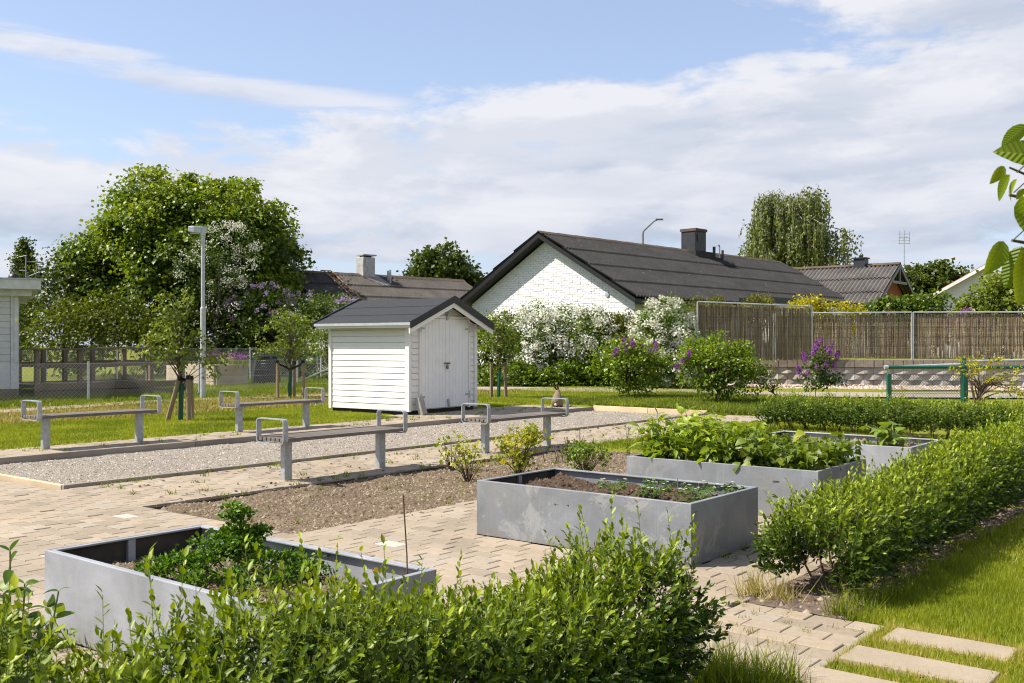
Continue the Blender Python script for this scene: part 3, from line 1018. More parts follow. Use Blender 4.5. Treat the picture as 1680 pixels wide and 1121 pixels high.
def house_white():
    az = R(43)
    root = empty('house', (1.02, 39.16, 0), R(90) - az, 'long white brick house with dark corrugated roof and black chimney', 'house')
    hw, hwall = 4.65, 4.25          # half width of the roof and of the gable wall (local y)
    ze, zr, Lr = 3.12, 5.80, 19.5
    k = (zr - ze) / hw
    ov = .46                       # roof overhang at the gable; wall plane at x = ov
    wt = lambda y: zr - .22 - k * abs(y)     # underside of the roof above the wall
    m = MB()                       # core of the walls just behind the brick face
    xs = (ov + .112, Lr - .4)
    prof = [(-hwall + .02, 0), (hwall - .02, 0), (hwall - .02, wt(hwall)), (0, wt(0)), (-hwall + .02, wt(hwall))]
    vs = [(xs[0], y, z) for y, z in prof] + [(xs[1], y, z) for y, z in prof]
    fs = [(4, 3, 2, 1, 0), (5, 6, 7, 8, 9)] + [(i, (i + 1) % 5, 5 + (i + 1) % 5, 5 + i) for i in range(5)]
    wall = m.add(vs, fs).build('gable_wall', M['white_wall'], root)
    # bricks of the gable: the ones that show above the hedge singly, the others in one part
    rng = random.Random(8)
    bl, bh, jt = .27, .092, .013
    cand = []
    row = 0; z = .5
    while z < zr:
        y = -hwall + ((row % 2) * .5 - 1) * bl
        while y < hwall:
            y0, y1 = max(y, -hwall), min(y + bl - jt, hwall)
            zt = z + bh - jt
            lim = (zr - .24 - zt) / k
            y0, y1 = max(y0, -lim), min(y1, lim)
            if y1 - y0 > .05: cand.append((z, y0, y1, zt))
            y += bl
        z += bh; row += 1
    top = sorted(cand, key=lambda c: (c[0] < 2.75, abs(c[0] - 3.4), abs(c[1])))
    single, rest = top[:300], top[300:]
    meshes = {}
    for z, y0, y1, zt in single:
        key = round(y1 - y0, 2)
        if key not in meshes:
            L = y1 - y0; mm = MB(); c = .006
            vs = [(0.03, -L / 2, 0), (.03, L / 2, 0), (.03, L / 2, bh - jt), (.03, -L / 2, bh - jt), (c, -L / 2, 0), (c, L / 2, 0), (c, L / 2, bh - jt), (c, -L / 2, bh - jt),
                  (0, -L / 2 + c, c), (0, L / 2 - c, c), (0, L / 2 - c, bh - jt - c), (0, -L / 2 + c, bh - jt - c)]
            fs = [(11, 10, 9, 8)] + [(4 + (a + 1) % 4, 4 + a, 8 + a, 8 + (a + 1) % 4) for a in range(4)] + [((a + 1) % 4, a, 4 + a, 4 + (a + 1) % 4) for a in range(4)]
            meshes[key] = mm.add(vs, fs).mesh('brick', M['brick_white'])
        link('brick', meshes[key], wall, (ov + .085 + rng.gauss(0, .004), (y0 + y1) / 2, z), (rng.gauss(0, .008), 0, rng.gauss(0, .006)))
    mm = MB()
    for z, y0, y1, zt in rest:
        d = rng.gauss(0, .004); mm.box(ov + .088 + d, ov + .12, y0, y1, z, zt)
    mm.build('lower_bricks', M['brick_white'], wall, kind='stuff')
    # roof
    slope_courses(root, 'r', (0, -.02, zr), (Lr, -.02, zr), (Lr, -hw, ze), (0, -hw, ze), 4, M['roof_dark'])
    slope_courses(root, 'r', (0, .02, zr), (Lr, .02, zr), (Lr, hw, ze), (0, hw, ze), 4, M['roof_dark'])
    ridge_caps(root, (0, 0, zr + .02), (Lr, 0, zr + .02), .17, .09, M['ridge'])
    for s in (-1, 1):              # black bargeboards on the gable, eave boards
        b = MB()
        vs = []
        for x in (.015, .055):
            vs += [(x, 0, zr - .03), (x, s * hw, ze - .03), (x, s * hw, ze - .21), (x, 0, zr - .21)]
        b.add(vs, [(0, 1, 2, 3), (7, 6, 5, 4), (0, 4, 5, 1), (1, 5, 6, 2), (2, 6, 7, 3), (3, 7, 4, 0)])
        b.build('bargeboard', M['house_fascia'], root)
        b = MB(); b.box(.07, Lr, s * hw - (.03 if s > 0 else .0), s * hw + (.0 if s > 0 else .03), ze - .26, ze - .05)
        b.build('eave_board', M['house_fascia'], root)
        b = MB(); vs = []
        for x in (.06, Lr): vs += [(x, s * .05, zr - .16), (x, s * (hw - .04), ze - .14), (x, s * (hw - .04), ze - .17), (x, s * .05, zr - .19)]
        b.add(vs, [(0, 1, 2, 3), (7, 6, 5, 4), (0, 4, 5, 1), (1, 5, 6, 2), (2, 6, 7, 3), (3, 7, 4, 0)])
        b.build('soffit', M['house_fascia'], root)
    # dark fascia of the low porch on the long side
    b = MB(); b.box(7.2, 18.6, -6.1, -4.70, 3.12, 3.34); b.build('porch_roof', M['house_fascia'], root)
    b = MB(); b.box(7.6, 18.2, -5.9, -4.3, .2, 3.12); b.build('porch_wall', M['white_wall'], root)
    # chimney
    cx = 11.1
    b = MB(); b.box(cx - .46, cx + .46, -.40, .40, zr - .4, zr + .93); ch = bevel(b.build('chimney', M['chimney_dark'], root), .02, 1)
    b = MB(); b.box(cx - .50, cx + .50, -.44, .44, zr + .93, zr + 1.06); b.build('chimney_cap', M['ridge'], ch)
    b = MB(); b.box(cx - .32, cx - .12, -.43, -.404, zr + .45, zr + .8); b.build('hatch', M['black_metal'], ch)
    b = MB(); b.box(cx - .8, cx + .75, -.62, -.05, zr - .38, zr - .02); b.build('flashing', M['roof_dark'], ch)
    b = MB(); b.tube([(cx + 1.0, -.5, zr - .5), (cx + 1.0, -.5, zr + .28)], .07, 8); b.build('vent_pipe', M['chimney_dark'], root)
    b = MB(); b.tube([(cx + 1.35, -.75, zr - .6), (cx + 1.35, -.75, zr + .12)], .06, 8); b.build('vent_pipe', M['chimney_dark'], root)
    b = MB(); b.tube([(cx + 1.5, -.5, zr - .5), (cx + 1.5, -.5, zr + .34), (cx + 1.42, -.5, zr + .4), (cx + 1.36, -.5, zr + .34)], .03, 6); b.build('vent_pipe', M['street_metal'], root)
    b = MB(); b.lathe([(.09, 0), (.09, .03), (.05, .035)], 10); o = b.build('wall_vent', M['galv'], root); o.location = (ov + .07, -3.0, 3.28); o.rotation_euler = (0, R(-90), 0)


house_white()


def house_brown():
    az = R(47)
    root = empty('house', (-2.54, 52.0, 0), R(90) - az, 'house with weathered brown corrugated roof and pale chimney behind the shed', 'house')
    ze, zr, hw, L = 2.5, 4.72, 4.1, 10.6
    b = MB(); b.box(-L + .4, -.45, -hw + .5, hw - .5, 0, 2.6); b.build('wall', M['white_wall'], root)
    b = MB(); b.add([(-.45, -hw + .5, 2.6), (-.45, hw - .5, 2.6), (-.45, 0, zr - .2), (-.7, -hw + .5, 2.6), (-.7, hw - .5, 2.6), (-.7, 0, zr - .2)],
                    [(0, 1, 2), (5, 4, 3), (0, 2, 5, 3), (1, 4, 5, 2)]); b.build('gable', M['white_wall'], root)
    slope_courses(root, 'r', (-L, -.02, zr), (0, -.02, zr), (0, -hw, ze), (-L, -hw, ze), 4, M['roof_brown'])
    slope_courses(root, 'r', (-L, .02, zr), (0, .02, zr), (0, hw, ze), (-L, hw, ze), 4, M['roof_brown'])
    ridge_caps(root, (-L, 0, zr + .02), (0, 0, zr + .02), .18, .1, M['ridge'])
    x = -6.1
    b = MB(); b.box(x - .34, x + .34, -.30, .30, zr - .35, zr + .86); ch = bevel(b.build('chimney', M['chimney_pale'], root), .02, 1)
    b = MB(); b.box(x - .36, x + .40, -.34, .34, zr + .93, zr + .99); b.build('chimney_cap', M['chimney_pale'], ch)
    b = MB(); b.box(x - .2, x + .2, -.2, .2, zr + .86, zr + .93); b.build('chimney_neck', M['chimney_dark'], ch)
    b = MB(); b.box(x - .25, x - .05, -.325, -.304, zr + .40, zr + .72); b.build('hatch', M['galv'], ch)
    k = (zr - ze) / hw
    b = MB(); b.add([(x - .5, -.1, zr + .04), (x + .6, -.1, zr + .04), (x + .75, -1.1, zr + .05 - k * 1.1 + .05), (x + .2, -1.1, zr - k * 1.1 + .10)], [(0, 1, 2, 3), (3, 2, 1, 0)]); b.build('flashing', M['chimney_pale'], ch)
    for dx, dy, h in ((.95, -.5, .35), (1.25, -.25, .42), (.9, -.75, .25)):
        b = MB(); b.tube([(x + dx, dy, zr - .5), (x + dx, dy, zr + h - .1)], .05, 8); b.build('vent_pipe', M['galv'], root)
    b = MB()                        # ladder lying on the roof
    for dx in (0, .38): b.tube([(x - 2.4 + dx, .15, zr + .12), (x - 2.4 + dx, -.1, zr + .12), (x - 2.4 + dx, -hw + .2, ze + .22)], .028, 5)
    for q in range(11):
        f = q / 10; b.tube([(x - 2.4, -.1 - (hw - .3) * f, zr + .12 + (ze - zr + .1) * f), (x - 2.02, -.1 - (hw - .3) * f, zr + .12 + (ze - zr + .1) * f)], .016, 4)
    b.build('roof_ladder', M['rust'], root)


house_brown()


def house_grey():
    # ridge runs along the garden's v axis; local x along +v (away to the left)
    az = R(-51.3)
    root = empty('house', (20.2, 52.0, 0), R(90) - az, 'red brick house with grey corrugated roof and small gable window', 'house')
    ze, zr, hw, L = 3.35, 5.62, 3.6, 10
    k = (zr - ze) / hw
    # local -y is ... the visible roof slope faces the garden (local +y)
    ya = hw
    b = MB(); b.box(.55, L - .4, -hw + .5, hw - .5, 0, 3.5); wl = b.build('wall', M['red_brick'], root)
    b = MB(); b.add([(.55, -hw + .5, 3.5), (.55, hw - .5, 3.5), (.55, 0, zr - .25), (.8, -hw + .5, 3.5), (.8, hw - .5, 3.5), (.8, 0, zr - .25)],
                    [(2, 1, 0), (3, 4, 5), (3, 5, 2, 0), (2, 5, 4, 1)]); b.build('gable', M['red_brick'], root)
    for s in (-1, 1):
        slope_courses(root, 'r', (0, s * .02, zr), (L, s * .02, zr), (L, s * hw, ze), (0, s * hw, ze), 3, M['roof_grey'], .22, .05)
        bb = MB(); vs = []
        for x in (-.02, .04): vs += [(x, 0, zr - .02), (x, s * hw, ze - .02), (x, s * hw, ze - .2), (x, 0, zr - .2)]
        bb.add(vs, [(0, 1, 2, 3), (7, 6, 5, 4), (0, 4, 5, 1), (1, 5, 6, 2), (2, 6, 7, 3), (3, 7, 4, 0)]); bb.build('bargeboard', M['street_metal'], root)
    bb = MB(); bb.box(.0, .06, -1.1, 1.1, zr - 1.05, zr - .92); bb.box(.0, .06, -.05, .05, zr - 1.0, zr - .15); bb.build('gable_truss', M['street_metal'], root)
    ridge_caps(root, (0, 0, zr + .03), (L, 0, zr + .03), .2, .1, M['ridge'])
    for s in (1, -1):
        bb = MB(); bb.tube([(0, s * (hw + .06), ze - .02), (L, s * (hw + .06), ze - .02)], .07, 8); bb.build('gutter', M['window_white'], root)
    wf = MB(); wf.box(.47, .54, .7, 1.7, 3.05, 4.15); w = wf.build('window', M['window_white'], root)
    g = MB(); g.box(.455, .468, .80, 1.17, 3.15, 4.05); g.build('pane', M['glass'], w)
    g = MB(); g.box(.455, .468, 1.23, 1.60, 3.15, 4.05); g.build('pane', M['glass'], w)
    b = MB(); b.box(1.75, 2.35, -.28, .28, zr - .3, zr + .36); b.box(1.68, 2.42, -.35, .35, zr + .36, zr + .42); b.lathe([(.12, 0), (.12, .12), (.05, .16)], 8, (2.05, 0, zr + .42))
    b.build('chimney', M['chimney_dark'], root)
    # aerial on the ridge end
    an = empty('tv_aerial', (20.2 + .2, 52.0, 0), 0, 'thin rooftop aerial on the ridge of the brick house', 'aerial')
    m = MB(); m.tube([(0, 0, zr - .3), (0, 0, zr + 1.75)], .022, 6); m.build('mast', M['galv'], an)
    m = MB()
    m.tube([(-.28, 0, zr + 1.35), (.30, 0, zr + 1.35)], .018, 5)
    for q in (-.25, .28): m.tube([(q, 0, zr + 1.0), (q, 0, zr + 1.7)], .015, 5)
    for q in (-.1, .08): m.tube([(q, -.3, zr + 1.4), (q, .3, zr + 1.4)], .012, 5)
    for q in (1.05, 1.2, 1.55): m.tube([(-.3, 0.02, zr + q), (.32, 0.02, zr + q)], .010, 4)
    m.build('aerial_rods', M['galv'], an)


house_grey()


def house_far():
    root = empty('house', (28.9, 61, 0), R(68), 'white house end with red tiled roof between the shrubs', 'house')
    ze, zr, hw, L = 4.3, 6.3, 3.7, 9
    b = MB(); prof = [(-3.2, 0), (3.2, 0), (3.2, ze), (0, zr - .2), (-3.2, ze)]
    vs = [(.5, y, z) for y, z in prof] + [(L, y, z) for y, z in prof]
    b.add(vs, [(4, 3, 2, 1, 0), (5, 6, 7, 8, 9)] + [(i, (i + 1) % 5, 5 + (i + 1) % 5, 5 + i) for i in range(5)]); b.build('wall', M['white_wall'], root)
    for s in (-1, 1):
        bb = MB(); vs = []
        for x in (0, L): vs += [(x, 0, zr + .06), (x, s * hw, ze - .12), (x, s * hw, ze - .2), (x, 0, zr - .02)]
        bb.add(vs, [(0, 1, 2, 3), (7, 6, 5, 4), (0, 4, 5, 1), (1, 5, 6, 2), (2, 6, 7, 3), (3, 7, 4, 0)]); bb.build('roof', M['red_tile'], root)
        bb = MB(); vs = []
        for x in (-.04, -.005): vs += [(x, 0, zr + .02), (x, s * hw, ze - .16), (x, s * hw, ze - .36), (x, 0, zr - .2)]
        bb.add(vs, [(0, 1, 2, 3), (7, 6, 5, 4), (0, 4, 5, 1), (1, 5, 6, 2), (2, 6, 7, 3), (3, 7, 4, 0)]); bb.build('bargeboard', M['window_white'], root)


house_far()


def cabin_left():
    # pale building cut by the left edge of the view: its front runs off to the left
    cx, cy = -12.35, 25.0
    hd = R(207.5)
    root = empty('cabin', (cx, cy, 0), hd, 'pale grey clad cabin with flat roof beside the timber ramp', 'cabin')
    # local x: along the front away to the left; local -y?  front faces the viewer at local +y side
    L, Dp = 5.0, 5.0
    core = MB(); core.box(.03, L, -Dp, -.03, .25, 2.62); core.build('wall', M['fascia_white'], root)
    z = .33; k = 0
    while z < 2.55:
        b = MB(); b.box(.17, L, -.03, .0, z, z + .158); b.box(.17, L, -.03, -.012, z + .158, z + .166)
        bevel(b.build('cladding_board', M['cladding'], root), .004, 1); z += .166
    b = MB(); b.box(.10, .165, -.03, .022, .3, 2.62); b.build('corner_board', M['fascia_white'], root)
    b = MB(); b.box(-.005, .095, -.06, .03, .3, 2.62); b.build('corner_board', M['fascia_white'], root)
    for i in range(14):
        b = MB(); b.box(-.022, -.006, -Dp, -.065, .33 + i * .166, .33 + i * .166 + .158); b.build('cladding_board', M['cladding'], root)
    b = MB(); b.box(.02, L, -Dp + .02, -.035, .02, .25); b.box(-.02, L, -.04, .01, .05, .30); b.build('plinth', M['ramp_wood'], root)
    b = MB(); b.box(-.50, L, -Dp - .3, .42, 2.78, 3.02); f = b.build('flat_roof', M['fascia_white'], root)
    b = MB(); b.box(-.53, L, -Dp - .3, .45, 3.02, 3.05); b.build('roof_edge', M['galv'], f)
    b = MB(); b.box(-.30, L, -Dp, .15, 2.62, 2.78); b.build('soffit', M['fascia_white'], root)
    b = MB(); b.box(.02, .07, .031, .034, 2.0, 2.06); b.build('sticker', M['sticker_yellow'], root)
    # aerial and dark dome standing on the roof
    an = empty('tv_aerial', (cx - .1, cy + .6, 3.03), 0, 'small roof aerial with cross rods above the pale cabin', 'aerial')
    m = MB(); m.tube([(0, 0, 0), (0, 0, .66)], .015, 6); m.build('mast', M['street_metal'], an)
    m = MB(); m.tube([(-.16, 0, .62), (0.02, 0, .66)], .014, 5); m.tube([(-.17, 0, .28), (.03, 0, .27)], .011, 5); m.tube([(0, 0, .5), (.45, .02, .49)], .011, 5); m.tube([(0, 0, .1), (.35, 0, .24)], .010, 5)
    m.build('aerial_rods', M['street_metal'], an)
    m = MB(); m.lathe([(.15, 0), (.15, .05), (.11, .13), (.04, .17)], 12); o = m.build('roof_vent', M['black_metal'], None, (cx - .25, cy + .3, 3.052))
    tag(o, 'small dark roof vent beside the cabin aerial', 'roof vent')


cabin_left()


# ------------------------------------------------------------------ the white shed
def shed():
    ang = TH + R(4.0)
    u0, v0 = 13.96, 13.76
    root = empty('garden_shed', G(u0, v0, .03), ang, 'small white wooden shed with black felt roof and double doors', 'shed')
    Wd, Dp = 2.20, 2.16                    # front along local x, side along local y
    ze, zr = 1.80, 2.33
    ov, of = .235, .25                      # eave and gable overhangs
    k = (zr - ze) / (Wd / 2 + ov)
    zroof = lambda x: zr - k * abs(x - Wd / 2)
    b = MB(); b.box(.05, Wd - .05, .05, Dp - .05, -.05, .10); b.build('footing', M['dark_base'], root)
    b = MB()
    prof = [(.03, .08), (Wd - .03, .08), (Wd - .03, zroof(0) - .1), (Wd / 2, zr - .12), (.03, zroof(0) - .1)]
    vs = [(x, .03, z) for x, z in prof] + [(x, Dp - .03, z) for x, z in prof]
    b.add(vs, [(0, 1, 2, 3, 4), (9, 8, 7, 6, 5)] + [((i + 1) % 5, i, 5 + i, 5 + (i + 1) % 5) for i in range(5)])
    b.build('wall_core', M['white_wood'], root)
    def board(pts, z0, z1, ax):            # horizontal shiplap: slightly wedge shaped, one part each
        m = MB()
        if ax == 'y':
            y0, y1 = pts
            m.add([(.028, y0, z0), (.028, y1, z0), (.028, y1, z1), (.028, y0, z1), (0, y0, z0), (0, y1, z0), (.009, y1, z1), (.009, y0, z1)],
                  [(4, 7, 6, 5), (0, 4, 5, 1), (3, 2, 6, 7), (0, 3, 7, 4), (1, 5, 6, 2)])
        else:
            x0, x1, xa, xb = pts
            m.add([(x0, .028, z0), (x1, .028, z0), (xb, .028, z1), (xa, .028, z1), (x0, 0, z0), (x1, 0, z0), (xb, .013, z1), (xa, .013, z1)],
                  [(4, 5, 6, 7), (0, 1, 5, 4), (3, 7, 6, 2), (0, 4, 7, 3), (1, 2, 6, 5)])
        m.build('wall_board', M['white_wood'], root)
    n = 14; h = (zroof(0) - .10 - .08) / n
    for i in range(n):
        z0 = .08 + i * h
        board((.07, Dp - .06), z0, z0 + h - .010, 'y')
    dx0, dx1 = .36, 1.88                   # doors
    i = 0; z0 = .08
    while z0 < zr - .2:
        z1 = z0 + h - .010
        def lim(z): return min(Wd / 2 - .05, (zr - .10 - z) / k)
        l0, l1 = lim(z0), lim(z1)
        if z1 < 1.90:
            board((.09, dx0 - .06, .09, dx0 - .06), z0, z1, 'x')
            board((dx1 + .06, Wd - .09, dx1 + .06, Wd - .09), z0, z1, 'x')
        elif l1 > .05:
            board((Wd / 2 - l0, Wd / 2 + l0, Wd / 2 - l1, Wd / 2 + l1), z0, z1, 'x')
        z0 += h; i += 1
    for x0, x1, y0, y1 in ((-.018, .06, -.018, .085), (Wd - .085, Wd + .012, -.018, .06), (-.018, .06, Dp - .07, Dp + .012)):
        m = MB(); m.box(x0, x1, y0, y1, .06, zroof(0) - .08); bevel(m.build('corner_board', M['white_wood'], root), .004, 1)
    for x0, x1, z0, z1 in ((dx0 - .065, dx0 - .01, .06, 1.93), (dx1 + .01, dx1 + .065, .06, 1.93)):
        m = MB(); m.box(x0, x1, -.028, .02, z0, z1); bevel(m.build('door_frame', M['white_wood'], root), .003, 1)
    m = MB(); m.box(dx0 - .09, dx1 + .09, -.030, .02, 1.905, 1.955); m.build('door_frame', M['white_wood'], root)
    mid = (dx0 + dx1) / 2 + .03
    for a, bb in ((dx0, mid - .006), (mid + .006, dx1)):
        m = MB(); m.box(a, bb, -.004, .02, .10, 1.90); d = m.build('door', M['white_door'], root)
        npl = 7; w = (bb - a) / npl
        pm = None
        for q in range(npl):
            pm = MB(); pm.box(a + q * w + .002, a + (q + 1) * w - .002, -.019, -.004, .10, 1.90)
            bevel(pm.build('plank', M['white_door'], d), .003, 1)
    m = MB(); m.box(mid - .03, mid + .03, -.034, -.019, .10, 1.90); m.build('meeting_strip', M['white_door'], root)
    for x, s in ((dx0, 1), (dx1, -1)):     # hinges
        for z in (.32, 1.68):
            m = MB(); m.box(min(x - s * .03, x + s * .10), max(x - s * .03, x + s * .10), -.026, -.0195, z, z + .035); m.tube([(x - s * .03, -.03, z - .06), (x - s * .03, -.03, z + .09)], .011, 6); m.build('hinge', M['galv'], root)
    for z, a in ((1.99, .35), (.22, -.25)):  # turn buttons of bright metal
        m = MB(); m.box(-.028, .028, -.012, .012, -.12, .05)
        o = bevel(m.build('turn_button', M['galv'], root), .004, 1); o.location = (mid + .03, -.048, z); o.rotation_euler = (0, a, 0)
    m = MB(); m.box(mid - .09, mid + .10, -.046, -.035, .98, 1.01); m.build('hasp', M['brass'], root)
    m = MB(); m.box(mid - .045, mid + .015, -.066, -.047, .88, .95); m.tube([(mid - .035, -.057, .95), (mid - .03, -.057, .985), (mid, -.057, .985), (mid + .005, -.057, .95)], .007, 6); bevel(m.build('padlock', M['brass'], root), .004, 1)
    # roof of felt: two slopes, each with lapped strips
    for s in (-1, 1):
        xe = Wd / 2 + s * (Wd / 2 + ov); nst = 3
        for q in range(nst):
            f0, f1 = q / nst, (q + 1) / nst + (.02 if q < nst - 1 else 0)
            xa, xb = Wd / 2 + (xe - Wd / 2) * f0, Wd / 2 + (xe - Wd / 2) * f1
            lift = .012
            za, zb = zr - k * abs(xa - Wd / 2), zr - k * abs(xb - Wd / 2)
            m = MB()
            vs = [(xa, -of, za), (xb, -of, zb + lift), (xb, Dp + .2, zb + lift), (xa, Dp + .2, za), (xa, -of, za - .03), (xb, -of, zb - .018), (xb, Dp + .2, zb - .018), (xa, Dp + .2, za - .03)]
            m.add(vs, [(0, 1, 2, 3), (7, 6, 5, 4), (0, 4, 5, 1), (2, 6, 7, 3), (1, 5, 6, 2), (3, 7, 4, 0)])
            m.build('felt_strip', M['felt'], root)
        ze2 = zr - k * (Wd / 2 + ov)
        m = MB(); m.box(min(xe, xe + s * .02), max(xe, xe + s * .02), -of - .02, Dp + .22, ze2 - .05, ze2 + .004); m.build('drip_edge', M['tube'], root)
        for y, nm, mt, w0, w1, th in ((-of - .035, 'roof_edge', M['black_metal'], .04, -.10, .035), (Dp + .2, 'roof_edge', M['black_metal'], .04, -.10, .035), (-of + .003, 'bargeboard', M['white_wood'], -.10, -.20, .024)):
            m = MB(); vs = []
            for yy in (y, y + th): vs += [(Wd / 2, yy, zr + w0), (xe + s * .03, yy, ze2 + w0 - k * .03), (xe + s * .03, yy, ze2 + w1 - k * .03), (Wd / 2, yy, zr + w1)]
            m.add(vs, [(0, 1, 2, 3), (7, 6, 5, 4), (0, 4, 5, 1), (1, 5, 6, 2), (2, 6, 7, 3), (3, 7, 4, 0)]); m.build(nm, mt, root)
    for s, x in ((-1, -ov + .02), (1, Wd + ov - .04)):
        m = MB(); m.box(x, x + .02, -of + .03, Dp + .18, zr - k * (Wd / 2 + ov) - .095, zr - k * (Wd / 2 + ov) - .03); m.build('eave_board', M['white_wood'], root)
    # concrete block leaning on the corner
    m = MB(); m.box(-.07, .07, -.06, .06, 0, .34)
    o = bevel(m.build('concrete_block', M['concrete']), .006, 1)
    p = root.matrix_basis @ Vector((.20, -.20, .0)); o.location = (p.x, p.y, .035); o.rotation_euler = (R(-14), R(-7), ang)
    tag(o, 'grey concrete block leaning against the shed corner by the door', 'concrete block')


shed()


# ------------------------------------------------------------------ benches
def bench_proto():
    r = empty('bench', (0, 0, 0), TH)
    L, W = 1.76, .40
    for i in range(6):
        y = -W / 2 + .025 + i * (W - .05) / 5
        m = MB(); m.box(-L / 2 + .012, L / 2 - .012, y - .027, y + .027, .415, .452); bevel(m.build('slat', M['slat'], r), .004, 2)
    for s in (-1, 1):
        # flat steel loop through the bench end: armrest above, strap below
        x = s * (L / 2 + .004); w, t = .062, .010
        y0, y1, z0, z1, rr = -W / 2 - .012, W / 2 + .012, .402, .640, .035
        path = []
        for cy, cz, a0 in ((y1 - rr, z0 + rr, -90), (y1 - rr, z1 - rr, 0), (y0 + rr, z1 - rr, 90), (y0 + rr, z0 + rr, 180)):
            for q in range(5):
                a = R(a0 + q * 22.5); path.append((cy + rr * math.cos(a), cz + rr * math.sin(a), math.cos(a), math.sin(a)))
        vs, fs = [], []
        for cy, cz, ny, nz in path:
            for dx, d in ((-w / 2, 0), (w / 2, 0), (w / 2, t), (-w / 2, t)): vs.append((x - s * w / 2 + dx, cy + ny * d, cz + nz * d))
        n = len(path)
        for i in range(n):
            for q in range(4):
                a, b = i * 4 + q, i * 4 + (q + 1) % 4; c, d = ((i + 1) % n) * 4 + (q + 1) % 4, ((i + 1) % n) * 4 + q
                fs.append((a, b, c, d))
        m = MB(); m.add(vs, fs, False); m.build('armrest', M['galv'], r)
        m = MB(); m.box(s * .67 - .048, s * .67 + .048, -.036, .036, -.05, .405); bevel(m.build('leg', M['galv'], r), .006, 2)
        m = MB(); m.box(s * .67 - .05, s * .67 + .05, -.17, .17, .402, .414); m.build('bracket', M['galv'], r)
    return r


benches = [(7.29, 8.30, .0, 'slatted bench with steel loop armrests beside the bare soil, nearest of the four benches'),
           (10.55, 8.36, .0, 'slatted bench with steel loop armrests behind the yellow-leaved currant bush'),
           (7.08, 12.98, .03, 'slatted steel-legged bench on the far side of the court, nearest the timber ramp'),
           (10.24, 13.16, .03, 'slatted steel-legged bench on the far side of the court, nearest the white shed')]
bp = bench_proto()
for i, (u, v, z, lab) in enumerate(benches):
    o = bp if i == 0 else copy_tree(bp)
    o.location = G(u, v, z)
    tag(o, lab, 'bench', 'benches along the gravel court')


# ------------------------------------------------------------------ raised planters
def planter(u0, u1, v0, v1, h, lab, mat, seed):
    cu, cv = (u0 + u1) / 2, (v0 + v1) / 2
    r = empty('raised_planter', G(cu, cv, 0), TH, lab, 'planter', 'galvanised raised planters on the pavement')
    a, b = (u1 - u0) / 2, (v1 - v0) / 2; t = .008
    for x0, x1, y0, y1 in ((-a, -a + t, -b, b), (a - t, a, -b, b), (-a + t, a - t, -b, -b + t), (-a + t, a - t, b - t, b)):
        m = MB(); m.box(x0, x1, y0, y1, 0, h); bevel(m.build('side_panel', mat, r), .003, 2)
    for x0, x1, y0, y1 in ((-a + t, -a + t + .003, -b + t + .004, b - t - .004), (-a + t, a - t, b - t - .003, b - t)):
        m = MB(); m.box(x0 + .0005, x1 - .0005, y0 + .0005, y1 - .0005, .01, h - .015); m.build('lining', M['lining'], r)  # added thin dark sheet: shade of the inner wall put into its colour
    m = MB(); w = .030
    for x0, x1, y0, y1 in ((-a + t + .0005, -a + t + w, -b + t + w, b - t - w), (a - t - w, a - t - .0005, -b + t + w, b - t - w), (-a + t + .0005, a - t - .0005, -b + t + .0005, -b + t + w), (-a + t + .0005, a - t - .0005, b - t - w, b - t - .0005)):
        m.box(x0, x1, y0, y1, h - .012, h - .0015)
    bevel(m.build('rim', mat, r), .003, 2)
    for s in (-1, 1):
        m = MB(); m.box(-.02, .02, s * (b - t - .012) - .012, s * (b - t - .012) + .012, .02, h - .013); m.build('stiffener', mat, r)
    return r


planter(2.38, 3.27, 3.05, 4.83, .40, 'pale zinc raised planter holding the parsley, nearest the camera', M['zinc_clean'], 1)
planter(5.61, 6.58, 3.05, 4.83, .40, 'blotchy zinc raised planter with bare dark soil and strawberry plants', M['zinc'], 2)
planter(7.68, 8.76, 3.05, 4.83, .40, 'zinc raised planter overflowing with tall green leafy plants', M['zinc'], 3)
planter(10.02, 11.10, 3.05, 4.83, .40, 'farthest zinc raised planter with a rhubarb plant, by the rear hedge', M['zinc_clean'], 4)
soil_patch('planter_soil', 2.392, 3.258, 3.062, 4.818, .27, .03, .03, M['soil'], 5000, .0075, M['clod'], 21, 0, 'crumbly brown soil in the parsley planter')
soil_patch('planter_soil', 5.622, 6.568, 3.062, 4.818, .315, .03, .05, M['soil_dark'], 4500, .010, M['clod_dark'], 22, 0, 'dark lumpy soil in the strawberry planter')
soil_patch('planter_soil', 7.692, 8.748, 3.062, 4.818, .30, .06, .03, M['soil_dark'], 500, .014, M['clod_dark'], 23, 0, 'dark soil under the tall leafy plants')
soil_patch('planter_soil', 10.032, 11.088, 3.062, 4.818, .335, .06, .03, M['soil'], 800, .016, M['clod'], 24, 0, 'brown soil in the rhubarb planter')

